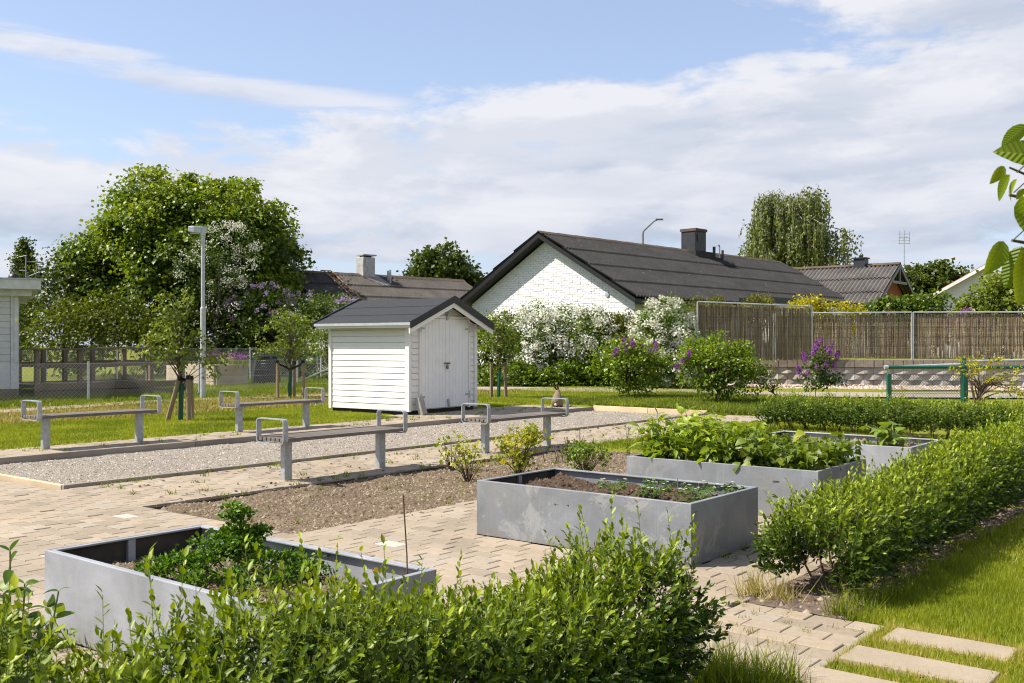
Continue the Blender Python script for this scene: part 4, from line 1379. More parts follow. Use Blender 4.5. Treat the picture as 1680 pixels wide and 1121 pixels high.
# ------------------------------------------------------------------ fences, lamp, ramp and the things behind
def chain_link(root, name, pts, z0s, z1s, mat, pitch=.10, r=.0016):
    for i in range(len(pts) - 1):
        a, b = np.array(pts[i], float), np.array(pts[i + 1], float)
        L = np.linalg.norm(b - a); t = (b - a) / L
        A, B = [], []
        za, zb = z0s, z1s; Hh = zb - za
        s = np.arange(-Hh, L, pitch)
        for sg in (1, -1):
            s0, s1 = s.copy(), s + Hh
            zz0, zz1 = np.full(len(s), za), np.full(len(s), zb)
            # clip to [0, L]
            lo = np.clip((0 - s0) / Hh, 0, 1); hi = np.clip((L - s0) / Hh, 0, 1)
            q0, q1 = s0 + lo * Hh, s0 + hi * Hh; w0, w1 = za + lo * Hh, za + hi * Hh
            if sg < 0: w0, w1 = zb - lo * Hh, zb - hi * Hh
            ok = (hi - lo) > .01
            A.append(np.stack([a[0] + t[0] * q0, a[1] + t[1] * q0, w0], 1)[ok]); B.append(np.stack([a[0] + t[0] * q1, a[1] + t[1] * q1, w1], 1)[ok])
        n = NP(); n.segs(np.concatenate(A), np.concatenate(B), r, r)
        n.segs(np.array([[*a, za], [*a, zb], [*a, (za + zb) / 2]]), np.array([[*b, za], [*b, zb], [*b, (za + zb) / 2]]), .003, .003)
        n.build(name, mat, root)


def fence_near():
    pts = [(-13.4, 21.6), (-10.25, 24.2), (-8.57, 27.4), (-6.72, 30.6)]
    r = empty('chain_link_fence', (pts[1][0], pts[1][1], 0), 0, 'low chain-link fence in front of the timber ramp and compost bin', 'fence')
    rel = [(p[0] - pts[1][0], p[1] - pts[1][1]) for p in pts]
    chain_link(r, 'wire_mesh', rel, .06, .95, M['wire'])
    for p in rel[1:]:
        m = MB(); m.tube([(p[0], p[1], -.1), (p[0], p[1], 1.0)], .030, 8); m.build('post', M['galv_post'], r)
    # gate beside it with braced leaves
    g = empty('metal_gate', (-6.6, 30.75, 0), 0, 'tubular gate with slanting brace half hidden by the shed', 'gate')
    for k, (x, y, z0, x1, z1) in enumerate(((0, 0, .25, 1.5, .93), (.55, .9, .42, 1.8, .98))):
        m = MB(); m.tube([(x, y, z0), (x, y, 1.0)], .026, 8); m.build('upright', M['galv_post'], g)
        m = MB(); m.tube([(x, y, z0), (x1, y + .3, z1)], .026, 8); m.build('brace', M['galv_post'], g)
    chain_link(g, 'wire_mesh', [(0, .02), (2.6, .5)], .2, 1.0, M['wire'])


def fence_far():
    r = empty('chain_link_fence', (-12, 38, 0), 0, 'taller chain-link fence below the maple and lilac bushes', 'fence')
    chain_link(r, 'wire_mesh', [(-8, -.3), (7.6, .3)], .05, 1.26, M['wire'], .07, .0028)
    for x in (-5.7, -3.0, 2.05, 4.6):
        m = MB(); m.tube([(x, 0, -.1), (x, 0, 1.32)], .028, 8); m.build('post', M['galv_post'], r)


fence_near(); fence_far()


def ramp():
    # runs along the garden's u axis; local x along u, local y to the far side
    o0 = (-12.15, 25.6)
    r = empty('timber_ramp', (o0[0], o0[1], 0), TH - R(2), 'weathered timber ramp with post and rail sides beside the cabin', 'ramp')
    L, Wd = 4.25, 1.75
    rng = random.Random(2)
    def part(nm, *b):
        m = MB(); m.box(*b); return bevel(m.build(nm, M['ramp_wood'], r), .006, 1)
    zd = lambda x: .42 - .30 * max(0, (x - 1.4) / (L - 1.4))
    xs = [-.1, 1.02, 2.25, 3.05, 4.02]
    for i, x in enumerate(xs):
        part('post', x, x + .11, -.11, 0, -.02, 1.27 if i < 4 else .98)
    for i, x in enumerate((.25, .9, 1.5, 2.3, 3.25, 4.0)):
        part('post', x, x + .11, Wd + .0, Wd + .11, -.02, 1.28)
    for y0, y1 in ((-.16, -.115), (Wd + .115, Wd + .16)):
        m = MB()
        part('rail', -.1, 2.1, y0, y1, .80, .93) ; part('rail', 2.11, 4.2, y0, y1, .83, .96)
        m.bar((-.15, (y0 + y1) / 2 + .05, 1.285), (2.15, (y0 + y1) / 2 + .05, 1.29), .15, .035); m.bar((2.16, (y0 + y1) / 2 + .05, 1.29), (4.25, (y0 + y1) / 2 + .05, 1.36), .15, .035)
        bevel(m.build('handrail', M['ramp_wood'], r), .004, 1)
    for y0, y1 in ((-.165, -.116), (Wd + .116, Wd + .165)):
        for z0, z1 in ((.02, .20), (.225, .40)):
            part('side_board', -.15, 2.0, y0, y1, z0, z1); part('side_board', 2.01, 4.3, y0, y1, z0, z1 - (.0))
    n = 34
    for i in range(n):
        x = i * L / n; m = MB()
        z = .36 - .1 * max(0, x - 1.5) / (L - 1.5)
        m.box(x + .004, x + L / n - .004, -.10, Wd + .10, z - .035, z + rng.gauss(0, .002)); m.build('deck_board', M['ramp_wood'], r)


ramp()


def timber_boxes():
    # planter boxes of squared timber beyond the fence, compost bin beside them
    p0, p1, p2 = (-11.9, 34.6), (-9.52, 32.1), (-8.75, 32.9)
    r = empty('timber_planter', (p1[0], p1[1], 0), 0, 'long pale timber planter box with purple flowers beyond the fence', 'planter')
    for a, b in ((p0, p1), (p1, p2)):
        for k in range(4):
            m = MB(); z = .03 + k * .185
            m.bar((a[0] - p1[0], a[1] - p1[1], z + .09), (b[0] - p1[0], b[1] - p1[1], z + .09), .14, .178)
            bevel(m.build('timber', M['box_wood'], r), .008, 1)
    q = (p0[0] + p2[0] - p1[0], p0[1] + p2[1] - p1[1])
    for a, b in ((p0, q), (q, p2)):
        m = MB(); m.bar((a[0] - p1[0], a[1] - p1[1], .4), (b[0] - p1[0], b[1] - p1[1], .4), .14, .73); m.build('timber', M['box_wood'], r)
    m = MB(); c = [(p[0] - p1[0], p[1] - p1[1], .62) for p in (p0, p1, p2, q)]; m.add(c, [(0, 1, 2, 3)]); m.build('soil', M['soil'], r)
    rng = np.random.default_rng(3)
    for cx, cy, lab in ((-9.75, 32.6, 'left purple flower clump in the timber box'), (-9.05, 32.9, 'right purple flower clump in the timber box near the compost bin')):
        e = empty('flower_clump', (cx, cy, .62), 0, lab, 'flowers', 'purple flowers in the timber box')
        n = NP(); P = rng.normal(0, .16, (300, 3)) * [1, 1, .05]; n.blades(P, .35, .03, rng, .5); n.build('leaves', M['grass_wild'], e)
        n = NP(); P = rng.normal(0, .15, (160, 3)) * [1.2, 1, .35] + [0, 0, .42]
        n.flakes(P, rng.normal(0, 1, (160, 3)), rng.normal(0, 1, (160, 3)), .06, .05, rng.random(160)); n.build('blossom', M['purple_flower'], e)
    # compost bin: black truncated pyramid with lid and hatch
    r = empty('compost_bin', (-8.35, 33.9, 0), R(20), 'black plastic compost bin beyond the chain-link fence', 'compost bin')
    def frus(nm, w0, w1, z0, z1, par):
        m = MB(); a, b = w0 / 2, w1 / 2
        m.add([(-a, -a, z0), (a, -a, z0), (a, a, z0), (-a, a, z0), (-b, -b, z1), (b, -b, z1), (b, b, z1), (-b, b, z1)], [(3, 2, 1, 0), (4, 5, 6, 7), (0, 1, 5, 4), (1, 2, 6, 5), (2, 3, 7, 6), (3, 0, 4, 7)])
        return bevel(m.build(nm, M['black_plastic'], par), .02, 2)
    frus('lower_body', .92, .82, 0, .58, r); frus('upper_body', .80, .68, .585, .98, r); frus('lid', .72, .62, .985, 1.05, r)
    for z in (.66, .76, .86):
        m = MB(); m.box(-.2, -.05, -.385, -.36, z, z + .03); m.build('vent_slot', M['galv'], r)


timber_boxes()


def lamp_post():
    r = empty('lamp_post', (-7.79, 25.2, .02), 0, 'grey path lamp post with flat sideways lamp head', 'lamp post')
    m = MB(); m.tube([(0, 0, -.1), (0, 0, 2.3)], .068, 14); m.lathe([(.068, 2.3), (.05, 2.34)], 14); m.build('lower_pole', M['galv_post'], r)
    m = MB(); m.tube([(0, 0, 2.34), (0, 0, 4.2)], .048, 14); m.build('upper_pole', M['galv_post'], r)
    m = MB(); m.tube([(0, 0, 4.14), (0, 0, 4.36)], .062, 14); m.build('collar', M['lamp_metal'], r)
    m = MB()
    vs = []
    for x, h0, h1, w in ((-.03, 4.19, 4.36, .075), (-.20, 4.20, 4.37, .10), (-.35, 4.23, 4.36, .085)):
        vs += [(x, -w, h0), (x, w, h0), (x, w, h1), (x, -w, h1)]
    fs = [(0, 1, 2, 3), (11, 10, 9, 8)]
    for i in range(2):
        b = i * 4
        for q in range(4): fs.append((b + q, b + 4 + q, b + 4 + (q + 1) % 4, b + (q + 1) % 4))
    m.add(vs, fs); h = bevel(m.build('lamp_head', M['lamp_metal'], r), .015, 2)
    m = MB(); m.box(-.30, -.08, -.06, .06, 4.185, 4.193); m.build('lens', M['diffuser'], h)
    # street lamp far behind the white house
    r = empty('street_lamp', (7.85, 60, 0), 0, 'thin street lamp rising behind the white house roof', 'street lamp')
    m = MB(); m.tube([(0, 0, 0), (0, 0, 8.1), (.06, 0, 8.25), (.65, 0, 8.80), (.85, 0, 8.9)], [.09, .06, .055, .045, .04], 8); m.build('pole', M['street_metal'], r)
    m = MB(); m.box(.75, 1.22, -.09, .09, 8.88, 8.98); bevel(m.build('lamp_head', M['street_metal'], r), .03, 2)


lamp_post()


def retaining_wall():
    rng = random.Random(12)
    a, b = Vector((7.4, 33.6, 0)), Vector((19.5, 30.6, 0))
    L = (b - a).length; ang = math.atan2(b.y - a.y, b.x - a.x)
    r = empty('retaining_wall', (a.x, a.y, 0), ang, 'retaining wall of split grey concrete blocks under the reed fence', 'wall')
    bw, bh, rows = .30, .20, 4
    def blk(kind):
        # face either slopes out to the left or to the right so that two make a pointed boss
        d0, d1 = (.00, .075) if kind == 0 else (.075, .0)
        m = MB(); g = .004
        w = bw / 2 - g; h = bh - 2 * g
        vs = [(-w, .25, 0), (w, .25, 0), (w, .25, h), (-w, .25, h), (-w, -d0, 0), (w, -d1, 0), (w, -d1 * .35, h), (-w, -d0 * .35, h)]
        m.add(vs, [(0, 3, 2, 1), (4, 5, 6, 7), (0, 1, 5, 4), (3, 7, 6, 2), (0, 4, 7, 3), (1, 2, 6, 5)])
        return m.mesh('block', M['block'])
    ms = [blk(0), blk(1)]
    n = int(L / bw)
    for row in range(rows):
        z = -.14 + row * bh
        for i in range(n):
            x = (i + .5) * bw
            if x > L - 1: continue
            link('block', ms[(i + row) % 2], r, (x, -.02 * (row - rows) + rng.gauss(0, .004), z + rng.gauss(0, .002)), (0, 0, rng.gauss(0, .012)))
    m = MB(); m.box(-bw / 2 + .004, bw / 2 - .004, -.03, .25, 0, .26); cm = m.mesh('cap_block', M['block_cap'])
    for i in range(n): bevel(link('cap_block', cm, r, ((i + .5) * bw, -.03 + rng.gauss(0, .005), -.14 + rows * bh + .003), (0, 0, rng.gauss(0, .012))), .01, 1)
    bk = MB(); bk.box(-.5, L + 1, .24, 14, -.3, .86); bk.v = [tuple(Matrix.Rotation(ang, 4, 'Z') @ Vector(p) + a) for p in bk.v]
    bk.build('garden_terrace', M['ground'], kind='structure')
    rg = np.random.default_rng(4); nn = 7000
    P = np.stack([rg.random(nn) * (L + 3) - 1, -.15 - rg.random(nn) ** 1.0 * 2.2, np.zeros(nn)], 1)
    P[:, 2] = .03 + .04 * (1 + P[:, 1] / 2.3)
    Pw = np.array([tuple(Matrix.Rotation(ang, 4, 'Z') @ Vector(p) + a) for p in P])
    c = NP(); c.pebbles(Pw, .035 + .05 * rg.random(nn), rg, .75); c.build('cobble_strip', M['cobble'], kind='stuff')['label'] = 'strip of reddish cobbles at the foot of the retaining wall'
    m = MB(); q = [(-1, -.02, .08), (L + 3, -.02, .08), (L + 3, -2.4, .05), (-1, -2.4, .05)]
    m.add([tuple(Matrix.Rotation(ang, 4, 'Z') @ Vector(p) + a) for p in q], [(0, 1, 2, 3), (3, 2, 1, 0)]); m.build('cobble_base', M['path_gravel'], kind='structure')


retaining_wall()


def reed_panel(p, q, z0, z1, zt0, zt1, lab, seed, reeds=True):
    """barrier panel: steel tube frame with wires, reed mat tied to it"""
    rng = np.random.default_rng(seed)
    a, b = np.array(p, float), np.array(q, float); L = np.linalg.norm(b - a); t = (b - a) / L
    r = empty('reed_fence_panel', (a[0], a[1], z0), math.atan2(t[1], t[0]), lab, 'fence panel', 'steel barrier panels covered with reed mats')
    H0, H1 = zt0 - z0, zt1 - z0
    zt = lambda x: H0 + (H1 - H0) * x / L
    for nm, pts in (('frame_post', [(0, 0, -.1), (0, 0, H0)]), ('frame_post', [(L, 0, -.1), (L, 0, H1)]), ('top_rail', [(0, 0, H0), (L, 0, H1)])):
        m = MB(); m.tube(pts, .024, 8); m.build(nm, M['tube'], r)
    n = NP(); k = int(L / .10); xs = np.linspace(.05, L - .05, k)
    n.segs(np.stack([xs, 0 * xs - .012, 0 * xs], 1), np.stack([xs, 0 * xs - .012, zt(xs)], 1), .0014, .0014)
    zs = np.arange(.12, H0, .24); n.segs(np.stack([0 * zs, 0 * zs - .014, zs], 1), np.stack([0 * zs + L, 0 * zs - .014, zs], 1), .002, .002)
    n.build('wire_mesh', M['wire'], r)
    if reeds:
        k = int(L / .0055); xs = np.sort(rng.random(k)) * L
        lo = rng.random(k) * .05; hi = zt(xs) - .05 - rng.random(k) ** 2 * .14
        lean = rng.normal(0, .025, k)
        n = NP(); n.segs(np.stack([xs, .02 + rng.random(k) * .022, lo], 1), np.stack([xs + lean, .02 + rng.random(k) * .022, hi], 1), .0065 + .004 * rng.random(k), .006, np.clip(.5 + .28 * rng.normal(0, 1, k), 0, 1))
        for zc in np.arange(.15, H0 - .1, .3): n.segs(np.array([[0, .012, zc]]), np.array([[L, .012, zc + .02]]), .003, .003, .1)
        n.build('reed_mat', M['reed'], r)


reed_panel((5.75, 31.0), (9.60, 32.0), .9, 2.70, 2.74, 2.63, 'leftmost reed-covered barrier panel, standing beside the white flowering bush', 1)
reed_panel((8.65, 32.75), (13.0, 32.5), .95, 2.4, 2.44, 2.46, 'reed-covered barrier panel behind the purple lilac, middle of the fence', 2)
reed_panel((13.05, 32.5), (17.4, 31.7), .95, 2.4, 2.46, 2.44, 'reed-covered barrier panel cut by the right edge, beside the double post', 3)


def green_fence():
    r = empty('green_fence', (7.55, 20.0, 0), 0, 'green post fence with top rail and chain-link behind the rear hedge', 'fence')
    m = MB(); m.tube([(-.08, 0, .955), (6.0, 0, .965)], .036, 10); m.build('top_rail', M['green_paint'], r)
    m = MB(); m.tube([(-.10, 0, .955), (-.03, 0, .955)], .046, 10); m.build('rail_end', M['tube'], r)
    m = MB(); m.tube([(-.06, 0, .95), (0, 0, .84)], .02, 8); m.build('bracket', M['tube'], r)
    m = MB(); m.box(-.05, .035, -.035, .035, -.1, .82); bevel(m.build('post', M['green_paint'], r), .006, 1)
    m = MB(); m.box(1.46, 1.56, -.04, .04, -.1, .92); bevel(m.build('post', M['green_paint'], r), .006, 1)
    m = MB(); m.tube([(1.5, 0, .92), (1.5, 0, .955)], .02, 8); m.build('bracket', M['tube'], r)
    chain_link(r, 'wire_mesh', [(0, .0), (1.5, .0)], .05, .80, M['green_wire'], .055, .0034)
    m = MB(); m.tube([(0, -.01, .80), (6, -.01, .80)], .004, 5); m.build('strain_wire', M['wire'], r)
    r = empty('green_fence', (9.55, 21.2, 0), 0, 'dark green mesh fence with square posts at the right edge', 'fence')
    for x, h in ((.02, 1.12), (1.92, 1.10)):
        m = MB(); m.box(x - .045, x + .045, -.045, .045, -.1, h); bevel(m.build('post', M['green_paint'], r), .006, 1)
    m = MB(); m.tube([(.1, 0, 1.05), (4, .1, 1.13)], .03, 10); m.build('top_rail', M['galv_post'], r)
    m = MB(); m.tube([(-1.45, 0, .93), (-.05, 0, .985)], .032, 10); m.build('top_rail', M['galv_post'], r)
    n = NP(); xs = np.arange(.06, 4, .05); n.segs(np.stack([xs, 0 * xs, 0 * xs + .05], 1), np.stack([xs, 0 * xs, 0 * xs + 1.0], 1), .0025, .0025)
    zs = np.arange(.1, 1.0, .2); n.segs(np.stack([0 * zs + .06, 0 * zs, zs], 1), np.stack([0 * zs + 4, 0 * zs, zs], 1), .003, .003); n.build('wire_mesh', M['green_wire'], r)
    o = MB(); o.tube([(1.95, 0, 1.10), (1.95, 0, 1.2)], .03, 8); o.build('latch', M['tube'], r)
    o = MB(); o.lathe([(.02, 1.2), (.055, 1.22), (.055, 1.28), (.02, 1.3)], 10, (1.93, 0, 0)); o.build('knob', M['black_plastic'], r)


green_fence()


# ------------------------------------------------------------------ vegetation builders
def rdir(rng, n):
    return unit(rng.normal(0, 1, (n, 3)))


def crown_pts(rng, ells, nclump, shell=(.55, 1.05), lower=.25):
    w = np.array([(e[3] * e[4] * e[5]) ** (2 / 3) for e in ells]); w /= w.sum()
    idx = rng.choice(len(ells), nclump, p=w)
    E = np.array(ells)[idx]
    d = rdir(rng, nclump); d[:, 2] = np.where((d[:, 2] < 0) & (rng.random(nclump) > lower * 2), -d[:, 2], d[:, 2])
    rr = shell[0] + (shell[1] - shell[0]) * rng.random(nclump) ** .6
    return E[:, :3] + d * E[:, 3:6] * rr[:, None], unit(d / E[:, 3:6])


def foliage(rng, C, O, per, crad, L, Wd, droop=.35, flat=.7, simple=True, lum=.5, tip=0.0, out=.5):
    nc = len(C)
    cr = crad * (.55 + .9 * rng.random(nc))
    P = np.repeat(C, per, 0) + np.clip(rng.normal(0, 1, (nc * per, 3)), -1.7, 1.7) * np.repeat(cr, per)[:, None] * np.array([.55, .55, .55 * flat])
    Oo = np.repeat(O, per, 0)
    N = unit(np.array([0, 0, .75]) + Oo * .55 + rng.normal(0, .55, P.shape))
    T = unit(Oo * out + np.array([0, 0, -droop]) + rng.normal(0, .6, P.shape))
    s = (.7 + .6 * rng.random(len(P)))
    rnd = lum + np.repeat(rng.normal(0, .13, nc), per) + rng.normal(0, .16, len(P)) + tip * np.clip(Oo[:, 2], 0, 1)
    n = NP()
    (n.flakes if simple else n.leaves)(P, T, N, L * s, Wd * s, rnd)
    return n, P


def woody(rng, base, top, r0, C, nl, r1=.02, bend=.15):
    """trunk from base to top plus limbs to nl of the clump centres"""
    n = NP()
    k = 7
    ts = np.linspace(0, 1, k)[:, None]
    pts = base + (top - base) * ts + np.concatenate([[[0, 0, 0]], rng.normal(0, bend * .3, (k - 1, 3)) * [1, 1, .2]])
    rad = r0 * (1 - .8 * ts[:, 0])
    n.segs(pts[:-1], pts[1:], rad[:-1], rad[1:])
    if nl:
        for c in C[rng.permutation(len(C))[:nl]]:
            f = .25 + .6 * rng.random(); i = f * (k - 1); j = int(i)
            a = pts[j] + (pts[min(j + 1, k - 1)] - pts[j]) * (i - j)
            m1 = a + (c - a) * .35 + np.array([0, 0, .12]) * np.linalg.norm(c - a) + rng.normal(0, bend * .3, 3)
            m2 = a + (c - a) * .7 + np.array([0, 0, .10]) * np.linalg.norm(c - a)
            ra = max(r1, r0 * (1 - f) * .55)
            q = np.array([a, m1, m2, c])
            n.segs(q[:-1], q[1:], [ra, ra * .6, ra * .35], [ra * .6, ra * .35, ra * .15])
    return n


def tree(name, lab, cat, pos, ells, ncl, per, crad, L, Wd, mat, trunk_top, r0, seed, bark='bark', nl=40, droop=.35, lum=.5, group=None, flowers=None, tip=0., flat=.7, simple=True, shell=(.55, 1.05), lower=.25, out=.5):
    rng = np.random.default_rng(seed)
    r = empty(name, pos, 0, lab, cat, group)
    C, O = crown_pts(rng, ells, ncl, shell, lower)
    n, _ = foliage(rng, C, O, per, crad, L, Wd, droop, flat, simple, lum, tip, out)
    n.build('crown', M[mat], r)
    woody(rng, np.zeros(3), np.array(trunk_top, float), r0, C, nl).build('trunk', M[bark], r)
    for fl in flowers or []:
        fm, fn, fper, fr, fs, fells = fl
        C2, O2 = crown_pts(rng, fells or ells, fn, (.88, 1.08), lower)
        n2, _ = foliage(rng, C2, O2, fper, fr, fs, fs * .9, .1, .8, True, .6)
        n2.build('blossom', M[fm], r)
    return r


# big trees and shrubs behind the fence on the left
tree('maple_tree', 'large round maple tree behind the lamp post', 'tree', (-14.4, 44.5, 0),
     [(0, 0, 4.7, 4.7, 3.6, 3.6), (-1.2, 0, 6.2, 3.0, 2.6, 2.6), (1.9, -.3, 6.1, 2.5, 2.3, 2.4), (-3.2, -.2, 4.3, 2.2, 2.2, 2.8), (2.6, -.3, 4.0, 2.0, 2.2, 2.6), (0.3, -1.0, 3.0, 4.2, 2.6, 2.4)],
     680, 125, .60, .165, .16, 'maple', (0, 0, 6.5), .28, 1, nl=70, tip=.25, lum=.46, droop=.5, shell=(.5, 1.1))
tree('hawthorn_tree', 'white blossoming hawthorn growing in front of the maple', 'tree', (-12.0, 40.4, 0),
     [(.4, 0, 4.9, 1.3, .9, 1.4), (-.7, 0, 4.3, 1.2, .9, 1.0), (.6, 0, 3.4, 1.0, .8, 1.2)], 70, 30, .4, .10, .07, 'hawthorn_leaf', (.3, 0, 5), .10, 2, nl=6,
     flowers=[('white_flower', 62, 34, .24, .065, [(.5, -.1, 5.1, 1.25, .9, 1.2), (-.9, -.1, 4.6, .9, .8, .55), (.7, -.2, 3.5, .8, .7, 1.0)])])
tree('hazel_shrub', 'dense green shrub rising beside the cabin roof', 'shrub', (-19.2, 43, 0), [(0, 0, 2.6, 2.2, 1.8, 2.5), (.9, 0, 3.6, 1.2, 1.1, 1.6)], 170, 55, .55, .16, .12, 'dark_shrub', (0, 0, 3.6), .09, 3, lum=.65)
tree('hazel_shrub', 'yellowish spreading shrub behind the timber ramp', 'shrub', (-15.6, 39.6, 0), [(0, 0, 1.7, 2.2, 1.0, 1.6), (-2.0, .2, 1.7, 1.6, 1.0, 1.5)], 150, 50, .5, .13, .09, 'yellow_shrub', (0, 0, 2.4), .06, 4, lum=.55)
tree('dark_shrub', 'dark leafy shrub under the maple left of the lamp post', 'shrub', (-12.6, 40.8, 0), [(0, 0, 1.5, 2.4, .9, 1.7)], 90, 50, .5, .13, .10, 'dark_shrub', (0, 0, 2.2), .06, 5, lum=.4)
tree('dark_shrub', 'dark undergrowth shrub below the pale lilac', 'shrub', (-9.4, 41.2, 0), [(0, 0, 1.2, 2.3, .9, 1.5)], 90, 50, .5, .12, .10, 'dark_shrub', (0, 0, 2.0), .06, 6, lum=.35)
tree('lilac_bush', 'pale mauve lilac bush right of the lamp post', 'lilac', (-8.9, 40.6, 0), [(-.9, 0, 2.0, 1.5, 1.2, 1.9), (.9, 0, 1.9, 1.5, 1.2, 1.7)], 150, 50, .45, .12, .09, 'lilac_leaf', (0, 0, 2.6), .06, 7, lum=.35,
     flowers=[('lilac_flower', 55, 40, .15, .055, [(-1.2, -.2, 2.9, 1.3, .9, .95), (.5, -.2, 2.6, 1.3, .9, .85)])])
tree('lilac_bush', 'reddish mauve lilac bush next to the shed roof', 'lilac', (-6.9, 39.6, 0), [(0, 0, 1.75, 1.1, 1.0, 1.75), (-.9, 0, 1.6, 1.0, .9, 1.6)], 100, 50, .42, .11, .08, 'lilac_leaf', (0, 0, 2.4), .05, 8, lum=.45,
     flowers=[('lilac_flower', 38, 36, .14, .05, [(.35, -.2, 2.5, .7, .7, .75)])])
tree('bridal_wreath_bush', 'white flowering bush peeping out left of the shed', 'shrub', (-6.7, 36.4, 0), [(0, 0, 1.1, .95, .8, 1.15)], 80, 40, .3, .07, .05, 'shrub_bright', (0, 0, 1.5), .03, 9,
     flowers=[('white_flower', 46, 34, .17, .05, [(0.2, -.1, 1.35, .9, .7, .9)])])
tree('hedge_shrub', 'tangled dark green shrub below the lilacs, right of the compost bin', 'shrub', (-7.6, 38.9, 0), [(0, 0, .7, 1.6, .7, 1.0)], 80, 45, .4, .10, .08, 'lilac_leaf', (0, 0, 1.2), .04, 10, lum=.4)
tree('dark_shrub', 'tall dark shrub between the maple and the brown roof', 'shrub', (-9.0, 42.6, 0), [(-1.0, 0, 2.0, 1.8, 1.0, 1.9), (1.2, 0, 1.8, 1.5, 1.0, 1.6)], 150, 55, .5, .15, .12, 'lilac_leaf', (0, 0, 2.6), .06, 15, lum=.35)
tree('poplar_tree', 'narrow column poplar far beyond the cabin roof', 'tree', (-44, 90, 0), [(0, 0, 6.2, .80, .80, 4.6), (0, 0, 3, .9, .9, 3)], 150, 90, .5, .22, .18, 'far_leaf', (0, 0, 9.5), .2, 11, nl=20, lum=.45)
# trees on the skyline
tree('round_tree', 'round dark green tree behind the brown roof', 'tree', (-5.7, 82, 0), [(0, 0, 6.0, 3.0, 2.8, 3.2), (1.2, 0, 5.2, 2.1, 2, 2.4), (-1.5, 0, 5.0, 1.8, 2, 2.2)], 230, 55, .75, .32, .28, 'far_leaf', (0, 0, 7), .3, 12, nl=30, lum=.38)
tree('round_tree', 'light green trees beyond the brick house gable', 'tree', (30.8, 75, 0), [(-1.2, 0, 5.0, 1.8, 1.8, 2.2), (1.3, 0, 5.2, 1.9, 1.8, 2.2), (-2.6, 0, 5.2, 1.2, 1.4, 1.6)], 170, 50, .65, .28, .25, 'far_leaf', (0, 0, 6), .25, 13, nl=30, lum=.55)


def birch():
    rng = np.random.default_rng(14)
    r = empty('weeping_birch', (20.6, 74, 0), 0, 'tall weeping birch behind the white house roof', 'tree')
    # hanging twigs from arching limbs
    limbs = []
    n = NP(); w = NP()
    top = np.array([0, 0, 13.0])
    k = 9; zs = np.linspace(0, 12.6, k); trunk = np.stack([.15 * np.sin(zs * .5), 0 * zs, zs], 1)
    w.segs(trunk[:-1], trunk[1:], np.linspace(.26, .06, k)[:-1], np.linspace(.26, .06, k)[1:])
    strands = []
    for i in range(120):
        z = 6.0 + 6.2 * rng.random() ** .6
        a = rng.random() * 6.28
        reach = (1.1 + 2.6 * rng.random()) * (1.0 if z < 10.5 else .80) * (1.0 + .35 * max(0, math.cos(a)) * (z < 9.5))
        p0 = np.array([0, 0, z - 1.2]); p1 = np.array([math.cos(a) * reach * .6, math.sin(a) * reach * .6, z + .9]); p2 = np.array([math.cos(a) * reach, math.sin(a) * reach, z + .25])
        w.segs(np.array([p0, p1]), np.array([p1, p2]), [.045, .025], [.025, .012])
        for q in range(19):
            f = .2 + .85 * rng.random(); b = (p0 * (1 - f) ** 2 + 2 * p1 * f * (1 - f) + p2 * f * f) + rng.normal(0, .22, 3)
            ln = 1.1 + 2.9 * rng.random() ** 1.3
            strands.append((b, max(.8, min(ln, b[2] - 3.8))))
    P, T, Nn = [], [], []
    for b, ln in strands:
        m = int(ln / .115); f = np.linspace(0, 1, m)[:, None]
        sway = rng.normal(0, .14, 3) * [1, 1, 0]
        pts = b + f * np.array([0, 0, -ln]) + sway * f ** 1.5
        P.append(pts + rng.normal(0, .055, pts.shape)); 
        w.segs(pts[:1], pts[-1:], .007, .003)
    P = np.concatenate(P); m = len(P)
    T = unit(np.array([0, 0, -1.]) + rng.normal(0, .5, (m, 3))); Nn = rdir(rng, m)
    n.flakes(P, T, Nn, .21 + .09 * rng.random(m), .16, .5 + .22 * rng.normal(0, 1, m))
    n.build('crown', M['birch_leaf'], r); w.build('trunk', M['birch_bark'], r)


birch()

# garden plants behind the reed fence
tree('golden_shrub', 'bright yellow shrub above the middle of the reed fence', 'shrub', (10.85, 34.9, .8), [(-.55, 0, 1.6, .75, .6, .62), (.5, 0, 1.55, .95, .6, .6), (0, 0, .9, 1.0, .7, .8)], 130, 50, .24, .10, .07, 'golden_leaf', (0, 0, 1.4), .03, 31)
tree('thuja', 'small golden conifer ball above the left reed panel', 'shrub', (8.45, 34.4, .8), [(0, 0, 1.75, .55, .5, .62)], 60, 60, .15, .07, .03, 'thuja', (0, 0, 1.9), .04, 32, droop=-.5)
tree('thuja', 'thin yellow-green conifer sprigs over the left end of the reed fence', 'shrub', (6.75, 34.2, .8), [(0, 0, 1.65, .75, .4, .62)], 44, 45, .16, .08, .03, 'thuja', (0, 0, 1.8), .03, 33, droop=-.6)
tree('fruit_shrub', 'broad leafy shrub in front of the brick house gable', 'shrub', (15.9, 40, .6), [(-.5, 0, 1.9, 1.15, .9, 1.0), (.7, 0, 1.9, 1.0, .9, .95), (0, 0, 1.0, 1.4, .9, 1.2)], 120, 45, .36, .17, .14, 'lilac_leaf', (0, 0, 2.2), .06, 34, lum=.55, tip=.1)
tree('fruit_tree', 'tall leafy shrub with pale leaves near the right edge', 'shrub', (18.5, 37, .6), [(0, 0, 2.0, 1.6, 1.1, 1.6), (.5, 0, 2.6, 1.1, .9, 1.05), (-1.1, 0, 1.6, .9, .8, 1.0)], 180, 48, .36, .14, .12, 'apple_leaf', (0, 0, 2.6), .07, 35, lum=.5, tip=.2)
